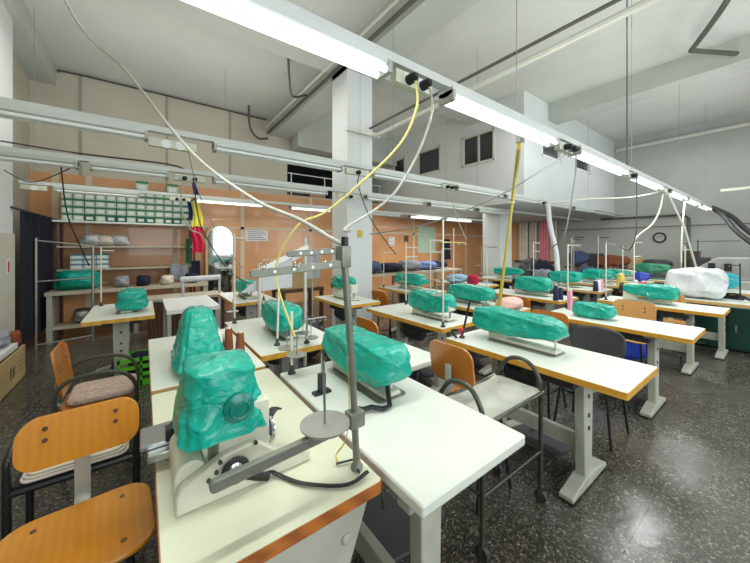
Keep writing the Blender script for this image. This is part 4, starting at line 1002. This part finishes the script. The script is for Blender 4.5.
paper(2.26, 1.62, .55, .27, 'white notice sheet of small print right of the arched mirror')
paper(6.6, 1.5, .25, .3, 'white paper on the panelling right of the column', 3); paper(7.25, 1.62, .2, .24, 'small dark framed picture on the back panelling', 0, mm='dark_wood', name='framed_picture', cat='picture')
paper(8.25, 1.25, .9, .95, 'pale green board on the far back panelling', 0, YB-.043, mm='box_green', name='notice_board', cat='board')
tag(MB().b2(2.8, 2.89, 4.24, 4.25, 1.64, 1.76).build('paper_notice', M['tape']), 'small yellow note on the front face of the mid column', 'notice')
# low tables at left mid
t = thing('low_bench', 'low bench with pale grey slab top before the mirror', 'bench', (.5, 4.95, 0))
MB().b2(-.28, .3, -.5, .55, .68, .73).build('top', M['white_metal'], t)
for x in (-.25, .27):
    for y in (-.45, .5): MB().b2(x-.02, x+.02, y-.02, y+.02, 0, .68).build('leg', M['leg_metal'], t)
t = thing('dark_cabinet', 'dark wooden low cabinet behind the low bench', 'cabinet', (.65, 6.25, 0))
MB().b2(-.6, .5, -.25, .25, 0, .62).build('carcass', M['dark_wood'], t); MB().b2(-.62, .52, -.28, .28, .62, .66).build('top', M['shelf_board'], t)
for x in (-.33, .22): 
    d_ = MB().b2(x-.24, x+.24, -.265, -.25, .05, .58).build('door', M['dark_wood'], t); MB().cyl((x+.18, -.29, .34), (x+.18, -.26, .34), .012).build('knob', M['steel'], d_)
tag(MB().cyl((.47, 5.75, .97), (1.02, 5.62, .99), .045).cyl((1.0, 5.62, 0), (1.0, 5.62, .99), .02).cyl((.5, 5.74, 0), (.5, 5.74, .97), .02).build('padded_rail', M['white_cloth']), 'white padded rail on posts before the arched mirror', 'rail')
t = thing('green_crate', 'bright green slatted crate under the left back table', 'crate', (-.02, 4.35, 0))
g = MB()
for z in (.02, .1, .18, .26): g.b2(-.2, .2, -.15, -.14, z, z+.04); g.b2(-.2, .2, .14, .15, z, z+.04); g.b2(-.2, -.19, -.15, .15, z, z+.04); g.b2(.19, .2, -.15, .15, z, z+.04)
g.b2(-.2, .2, -.15, .15, 0, .02)
for x in (-.19, 0, .19): g.b2(x-.01, x+.01, -.15, -.14, 0, .3)
g.build('crate_body', M['green'], t)
bag(.0, 4.36, .02, .3, .24, .32, 'dark cloth stuffed in the bright green crate', 81, m='navy_cloth', cat='bundle', name='cloth_bundle')
bag(.35, 4.2, .0, .25, .3, .3, 'dark red cloth bundle on floor beside the green crate', 82, m='red_cloth', cat='bundle', name='cloth_bundle')
# carton at the far left with papers
t = thing('carton_box', 'open tan carton on floor at left edge, marked with dark glyphs', 'box', (-1.3, 4.95, 0))
g = MB(); g.b2(-.2, .2, -.5, .38, 0, .01)
for a in ((-.2, .2, -.5, -.49), (-.2, .2, .37, .38), (-.2, -.19, -.5, .38), (.19, .2, -.5, .38)): g.b2(*a, 0, .36)
g.build('carton', M['carton'], t)
g = MB()
for dy in (-.09, .0):
    g.b2(.2, .2015, -.05+dy, -.04+dy, .12, .22); g.b2(.2, .2015, .0+dy, .01+dy, .12, .22); g.b2(.2, .2015, -.05+dy, .01+dy, .2, .21); g.b2(.2, .2015, -.03+dy, -.02+dy, .1, .24)
for i in range(4): g.b2(.2, .2015, .1, .3, .12+.05*i, .125+.05*i)
g.build('printed_marks', M['ink_dark'], t)
tag(MB().b2(-1.47, -1.13, 4.5, 5.2, .36, .42).build('folded_sheets', M['paper'], bevel=.004), 'white folded papers on top of the tan carton', 'paper')
bag(-1.28, 5.0, .42, .28, .5, .16, 'grey cloth heap on top of the tan carton', 83, m='grey_cloth', cat='heap', name='cloth_bundle')
bag(-1.17, 5.25, .355, .12, .14, .2, 'brown bundle at the right edge of the tan carton', 84, m='brown_thread', cat='bundle', name='cloth_bundle')

# ------------------------------------------------------------------ cutting table and back stock under the mezzanine
t = thing('cutting_table', 'long cutting table under the mezzanine piled with dark cloth', 'table', (5.2, 6.0, 0))
MB().b2(-1.35, 1.9, -.5, .5, .82, .87).build('top', M['shelf_board'], t)
for x in (-1.3, .2, 1.85):
    for y in (-.45, .45): MB().b2(x-.03, x+.03, y-.03, y+.03, 0, .82).build('leg', M['leg_metal'], t)
for i, (x, y, lx, ly, lz, c, l) in enumerate(((4.15, 5.85, .7, .6, .3, 'denim', 'grey blue cloth pile'), (4.85, 5.9, .75, .6, .24, 'navy_cloth', 'navy cloth pile'), (5.5, 5.9, .7, .6, .28, 'grey_cloth', 'grey cloth pile'), (6.1, 5.85, .6, .5, .24, 'blue_cloth', 'blue cloth pile'), (6.65, 5.95, .55, .5, .24, 'navy_cloth', 'black cloth pile'))):
    bag(x, y, .865, lx, ly, lz, '%s on the cutting table, %s from the left' % (l, ORD[i]), 90+i, m=c, cat='cloth', name='cloth_pile', amp=.8)
bag(5.05, 4.0, .755, .45, .5, .18, 'light blue cloth heap on a third row table', 97, m='ltblue_cloth', cat='cloth', name='cloth_pile')
bag(4.98, 3.6, .755, .2, .25, .22, 'crimson bundle beside the light blue cloth', 98, m='red_cloth', cat='bundle', name='cloth_bundle') 
bag(3.42, 1.98, .75, .5, .24, .16, 'pale pink cloth folded over the table end right of the column', 99, m='pale_pink', cat='cloth', name='cloth_pile', amp=.6)
bag(6.1, 3.7, .0, .5, .6, .7, 'dark bundle on floor in the third row', 100, m='navy_cloth', cat='bundle', name='cloth_bundle') if False else None
# clothes rail under the mezzanine
t = thing('garment', 'dark navy garment hanging by the far column', 'garment', (9.0, 7.7, 1.0))
MB().grid(lambda u, v: V((u-.5)*.4*(1-.3*v), -.05*math.sin(u*8), .75*v), 14, 6).build('coat', M['navy_cloth'], t); MB().tube([(-.15, 0, .74), (0, 0, .82), (.15, 0, .74)], .006).tube([(0, 0, .82), (0, .28, .9)], .006).build('hanger', M['steel'], t)
# carton panel and white shirts at back centre
tag(MB().b2(2.1, 2.75, 5.6, 5.95, .7, 1.1).build('carton_box', M['carton']), 'tan carton on the dark stand left of the mid column', 'box')
t = thing('dark_stand', 'dark low stand under the tan carton left of the column', 'stand', (2.42, 5.8, 0))
MB().b2(-.42, .42, -.3, .3, .64, .7).build('top', M['dark_wood'], t)
for x in (-.38, .38):
    for y in (-.26, .26): MB().b2(x-.03, x+.03, y-.03, y+.03, 0, .64).build('leg', M['dark_wood'], t)
tag(MB().grid(lambda u, v: V(2.35+.3*u, 5.3+.03*math.sin(u*10), .9+.5*v), 14, 6).tube([(2.35, 5.3, 1.41), (2.65, 5.3, 1.41)], .008).cyl((2.5, 5.3, 0), (2.5, 5.3, 1.42), .012).b2(2.36, 2.64, 5.18, 5.42, 0, .02).build('hanging_cloth', M['white_cloth']), 'white cloth hanging from a rack left of the mid column', 'cloth')
# loft goods
for i, (x, w_, h_, c, l) in enumerate(((3.5, .5, .4, 'dark_grey', 'dark box'), (4.15, .45, .42, 'cladding', 'orange box'), (4.75, .5, .5, 'navy_cloth', 'black box'), (5.6, .6, .45, 'dark_wood', 'brown box'))):
    tag(MB().b2(x-w_/2, x+w_/2, YB+.5, YB+.9, 2.861, 2.86+h_).build('storage_box', M[c]), '%s stored in the loft above the panelling' % l, 'box')
t = thing('loft_railing', 'slim white railing along the loft edge', 'railing', (4.7, YB+.1, 2.86))
for z in (.3, .6): MB().cyl((-1.6, 0, z), (1.6, 0, z), .015).build('rail', M['white_metal'], t)
for x in (-1.5, -.5, .5, 1.5): MB().cyl((x, 0, 0), (x, 0, .62), .015).build('post', M['white_metal'], t)

# clutter on the floor under and between the tables
for i, (x, y, lx, ly, lz, c, l) in enumerate((
    (.35, 2.55, .4, .5, .35, 'dark_grey', 'dark cloth bundle on floor under the table with brown spools'),
    (.95, 2.75, .4, .6, .3, 'denim', 'grey blue bundle on floor under the second row table before the mirror'),
    (1.75, 2.75, .35, .4, .5, 'white_cloth', 'white cloth bundle on floor left of the table before the column'),
    (2.45, 2.45, .4, .7, .3, 'navy_cloth', 'navy bundle on floor under the table before the column'),
    (3.4, 2.45, .4, .7, .4, 'dark_grey', 'dark bundle on floor under the pink cloth table'),
    (4.75, 2.45, .4, .7, .4, 'dark_wood', 'brown bundle on floor under the tan ended table'),
    (1.2, 4.85, .4, .6, .45, 'navy_cloth', 'navy bundle on floor under the table before the arched mirror'),
    (2.28, 3.7, .4, .6, .4, 'dark_grey', 'dark bundle on floor under the table against the column'),
    (3.75, 1.3, .3, .5, .3, 'ltblue_cloth', 'pale blue bundle on floor under the second aisle table'),
    (2.3, 1.35, .3, .4, .22, 'grey_cloth', 'grey bundle on floor under the table right of the trolley'),
    (5.3, 1.3, .3, .5, .35, 'blue_plastic', 'blue bundle on floor under the third aisle table'),
    (1.75, 3.85, .35, .5, .6, 'dark_grey', 'dark heap on floor left of the table against the column'),
    (4.35, 3.9, .45, .6, .65, 'navy_cloth', 'navy heap on floor between the third row tables'))):
    if 'under' in l: x -= .19; lx = .17; ly = .4; lz = min(lz, .34)
    bag(x, y, .0, lx, ly, lz, l, 130+i, m=c, cat='bundle', name='cloth_bundle')
for i, (x, y, h_, c, l) in enumerate(((10.9, 1.2, .35, 'dark_grey', 'black'), (11.2, 1.6, .5, 'dark_wood', 'brown'), (11.25, 2.7, .28, 'carton', 'tan'), (11.2, 3.7, .4, 'dark_grey', 'charcoal'))):
    t = thing('storage_box', l+' box standing on the dark bench along the right wall', 'box', (x+.05, max(y, 1.4), .86))
    MB().b2(-.16, .16, -.16, .16, 0, h_).build('carton', M[c], t, bevel=.006); MB().b2(-.17, .17, -.17, .17, h_-.05, h_+.01).build('lid', M[c], t, bevel=.004)
for i, (x, y, z, lx, ly, lz, c, l) in enumerate((
    (10.2, 2.0, 0, .5, .6, .95, 'dark_grey', 'dark grey covered machine before the right wall bench'),
    (10.3, 3.0, 0, .5, .7, 1.0, 'dark_wood', 'brown covered heap before the right wall bench'),
    (9.0, 4.2, 0, .6, .7, 1.1, 'navy_cloth', 'navy covered heap beyond the far column'),
    (9.8, 4.9, 0, .6, .8, 1.15, 'dark_grey', 'black covered heap before the pink curtain'),
    (8.4, 3.9, 0, .5, .6, .95, 'grey_cloth', 'grey covered heap right of the far column'),
    (9.2, 3.2, 0, .4, .5, 1.0, 'denim', 'blue grey covered heap behind the green machine'))):
    bag(x, y, z, lx, ly, lz, l, 160+i, m=c, cat='heap', name='covered_heap', amp=1.1)
for i, (x, y, h_, w_, l) in enumerate(((9.0, 2.9, 1.75, .4, 'left of the clock'), (10.3, 1.75-.2, 1.6, -.45, 'right of the clock'), (8.5, 3.3, 1.7, .35, 'right of the hanging white hose'), (10.2, 3.9, 1.8, .5, 'below the pink curtain'))):
    t = thing('rack_post', 'tall thin floor rack with one arm, '+l, 'rack', (x, y, 0))
    MB().cyl((0, 0, .01), (0, 0, h_), .016).build('post', M['alu'], t); MB().cyl((0, 0, h_-.04), (w_, -.1, h_-.04), .012).build('arm', M['dark_grey'], t); MB().lathe([(.14, 0), (.14, .015), (.02, .03)], n=18).build('base', M['dark_grey'], t)
# ------------------------------------------------------------------ right wall area
t = thing('clock', 'round dark rimmed clock on the right grey wall', 'clock', (XR-.001, 2.3, 1.74))
MB().torus((-.02, 0, 0), .13, .022, 'X').build('rim', M['black'], t); MB().lathe([(.13, -.02), (.13, 0)], axis='X').build('dial', M['grey_enamel'], t)
MB().tube([(-.024, 0, 0), (-.024, .05, .05)], .006).tube([(-.024, 0, 0), (-.024, -.06, .06)], .005).build('hands', M['black'], t)
t = thing('steam_press', 'pale grey steam press with flared hood near the right wall', 'press', (9.6, .75, 0))
MB().b2(-.35, .35, -.55, .55, 0, .82).build('cabinet', M['grey_enamel'], t, bevel=.02)
MB().prism([(-.55, .82), (.45, .82), (.55, 1.0), (.2, 1.26), (-.5, 1.28)][::-1], 'X', -.25, .25).build('hood', M['press_grey'], t, bevel=.02)
for y in (.0, .22): MB().b2(-.275, -.25, y, y+.1, 1.0, 1.15).build('grip', M['black'], t)
t = thing('work_bench', 'dark cluttered bench along the right wall below the clock', 'bench', (11.2, 2.8, 0))
MB().b2(-.4, .45, -1.6, 1.6, .8, .86).build('top', M['dark_wood'], t)
for y in (-1.5, 0, 1.5):
    for x in (-.36, .4): MB().b2(x-.03, x+.03, y-.03, y+.03, 0, .8).build('leg', M['leg_metal'], t)
bag(11.1, 3.2, .855, .5, .8, .4, 'brown bundle on the dark bench along the right wall', 110, m='brown_thread', cat='bundle', name='cloth_bundle')
bag(11.1, 2.2, .855, .4, .6, .3, 'black bundle on the dark bench along the right wall', 111, m='dark_grey', cat='bundle', name='cloth_bundle')
bag(11.1, 4.1, .855, .4, .6, .5, 'grey blue bundle at the far end of the right wall bench', 112, m='denim', cat='bundle', name='cloth_bundle')
bag(10.6, -.1, .0, .7, .9, .9, 'dark machinery heap at the right end of the hall', 113, m='dark_grey', cat='heap', name='scrap_heap', amp=1.5)
t = thing('metal_cabinet', 'dark green metal cabinet beyond the right aisle tables', 'cabinet', (7.05, .75, 0))
MB().b2(-.3, .25, -.6, .3, .02, .62).build('carcass', M['darkgreen'], t, bevel=.01)
for y in (-.38, .06): 
    d_ = MB().b2(-.315, -.3, y-.2, y+.2, .06, .58).build('door', M['darkgreen'], t); MB().b2(-.33, -.315, y+.12, y+.14, .28, .38).build('handle', M['steel'], d_)
MB().b2(-.25, .2, -.55, .25, 0, .03).build('plinth', M['black'], t)
tag(MB().tube([(6.55, .42, .768), (6.6, .7, .78), (6.45, .5, .85), (6.3, .35, .8), (6.5, .33, .77)], .014, 8, 6).build('cable', M['navy_cloth']), 'coiled dark cable on the white cloth machine table', 'cable')

# ------------------------------------------------------------------ groups of repeats
GR = {'sewing_table': 'white sewing tables set out in rows', 'sewing_machine': 'industrial sewing machines on the tables', 'plastic_cover': 'plastic covers pulled over the machines', 'thread_stand': 'thread stands on the tables',
      'thread_cone': 'thread cones on the tables', 'fluorescent_lamp': 'tube lamps on the lighting rails', 'lighting_rail': 'lighting rails over the tables', 'socket_box': 'socket boxes on the rails', 'shoe_box': 'boxes stacked on the wall shelf',
      'wooden_chair': 'plywood work chairs', 'power_cord': 'cords hanging from the rails', 'curtain': 'curtains in the hall', 'cloth_bundle': 'cloth bundles lying about', 'cloth_pile': 'cloth piles on the tables', 'scrap_heap': 'heaps of scrap', 'covered_heap': 'covered heaps by the right wall', 'rack_post': 'thin floor racks by the right wall',
      'storage_box': 'storage boxes', 'conduit': 'conduits on walls and ceiling', 'cable': 'cables strung through the hall', 'paper_notice': 'paper notices'}
for o in COL.objects:
    if o.parent is None and 'category' in o and 'kind' not in o:
        k_ = o.name.split('.')[0]
        if k_ in GR: o['group'] = GR[k_]
# ------------------------------------------------------------------ light and world
w = bpy.data.worlds.new('world'); scn.world = w; w.use_nodes = True
w.node_tree.nodes['Background'].inputs[0].default_value = (.8, .9, 1, 1); w.node_tree.nodes['Background'].inputs[1].default_value = .5
def area(name, loc, rot, sx, sy, p, col=(1, 1, 1)):
    l = bpy.data.lights.new(name, 'AREA'); l.shape = 'RECTANGLE'; l.size = sx; l.size_y = sy; l.energy = p; l.color = col
    o = bpy.data.objects.new(name, l); COL.objects.link(o); o.location = loc; o.rotation_euler = rot; return o
for x in (.65, 4.15, 7.65): area('daylight', (x, YF+.05, 2.3), (PI/2, 0, 0), 2.4, 2.5, 80, (.93, .97, 1))
for a_, b_, o_ in segs1: area('tube_light', ((a_+b_)/2, 1.22, Z1-.012), (0, 0, 0), b_-a_, .08, 15, (.96, 1, .97))
for a_, b_ in ((.72, 1.88), (2.42, 3.35), (5.75, 7.0), (7.2, 8.4)): area('tube_light', ((a_+b_)/2, 6.2, 2.245), (0, 0, 0), b_-a_, .08, 14, (1, .99, .95))
for x, y, sx, sy, p in ((.8, 1.2, 3.5, 1.2, 26), (5, 1.2, 4, 1.2, 34), (9, 1.2, 3.5, 1.2, 24), (.6, 5.2, 3, 3, 40), (4.6, 6, 2, 1.5, 9)): area('ceiling_fill', (x, y, 2.52), (PI, 0, 0), sx, sy, p, (1, 1, .96))  # added unseen fills above the rails, aimed up to brighten the ceiling
area('hall_fill', (.5, 4.5, 4.2), (0, 0, 0), 3, 2, 62, (1, .98, .93))  # this and the next two: added soft fills, no fittings hang there
area('hall_fill', (5, 2.2, 4.2), (0, 0, 0), 2.5, 2.5, 60, (1, .99, .95))
area('hall_fill', (9.5, 1, 4.2), (0, 0, 0), 3, 3, 40, (1, .99, .95))
area('mezzanine_fill', (8.0, 5.8, 2.35), (0, 0, 0), 4, 2, 75, (1, .98, .94))  # added fill under the mezzanine to brighten the curtains and back area
scn.view_settings.view_transform = 'Standard'
scn.view_settings.exposure = -.22
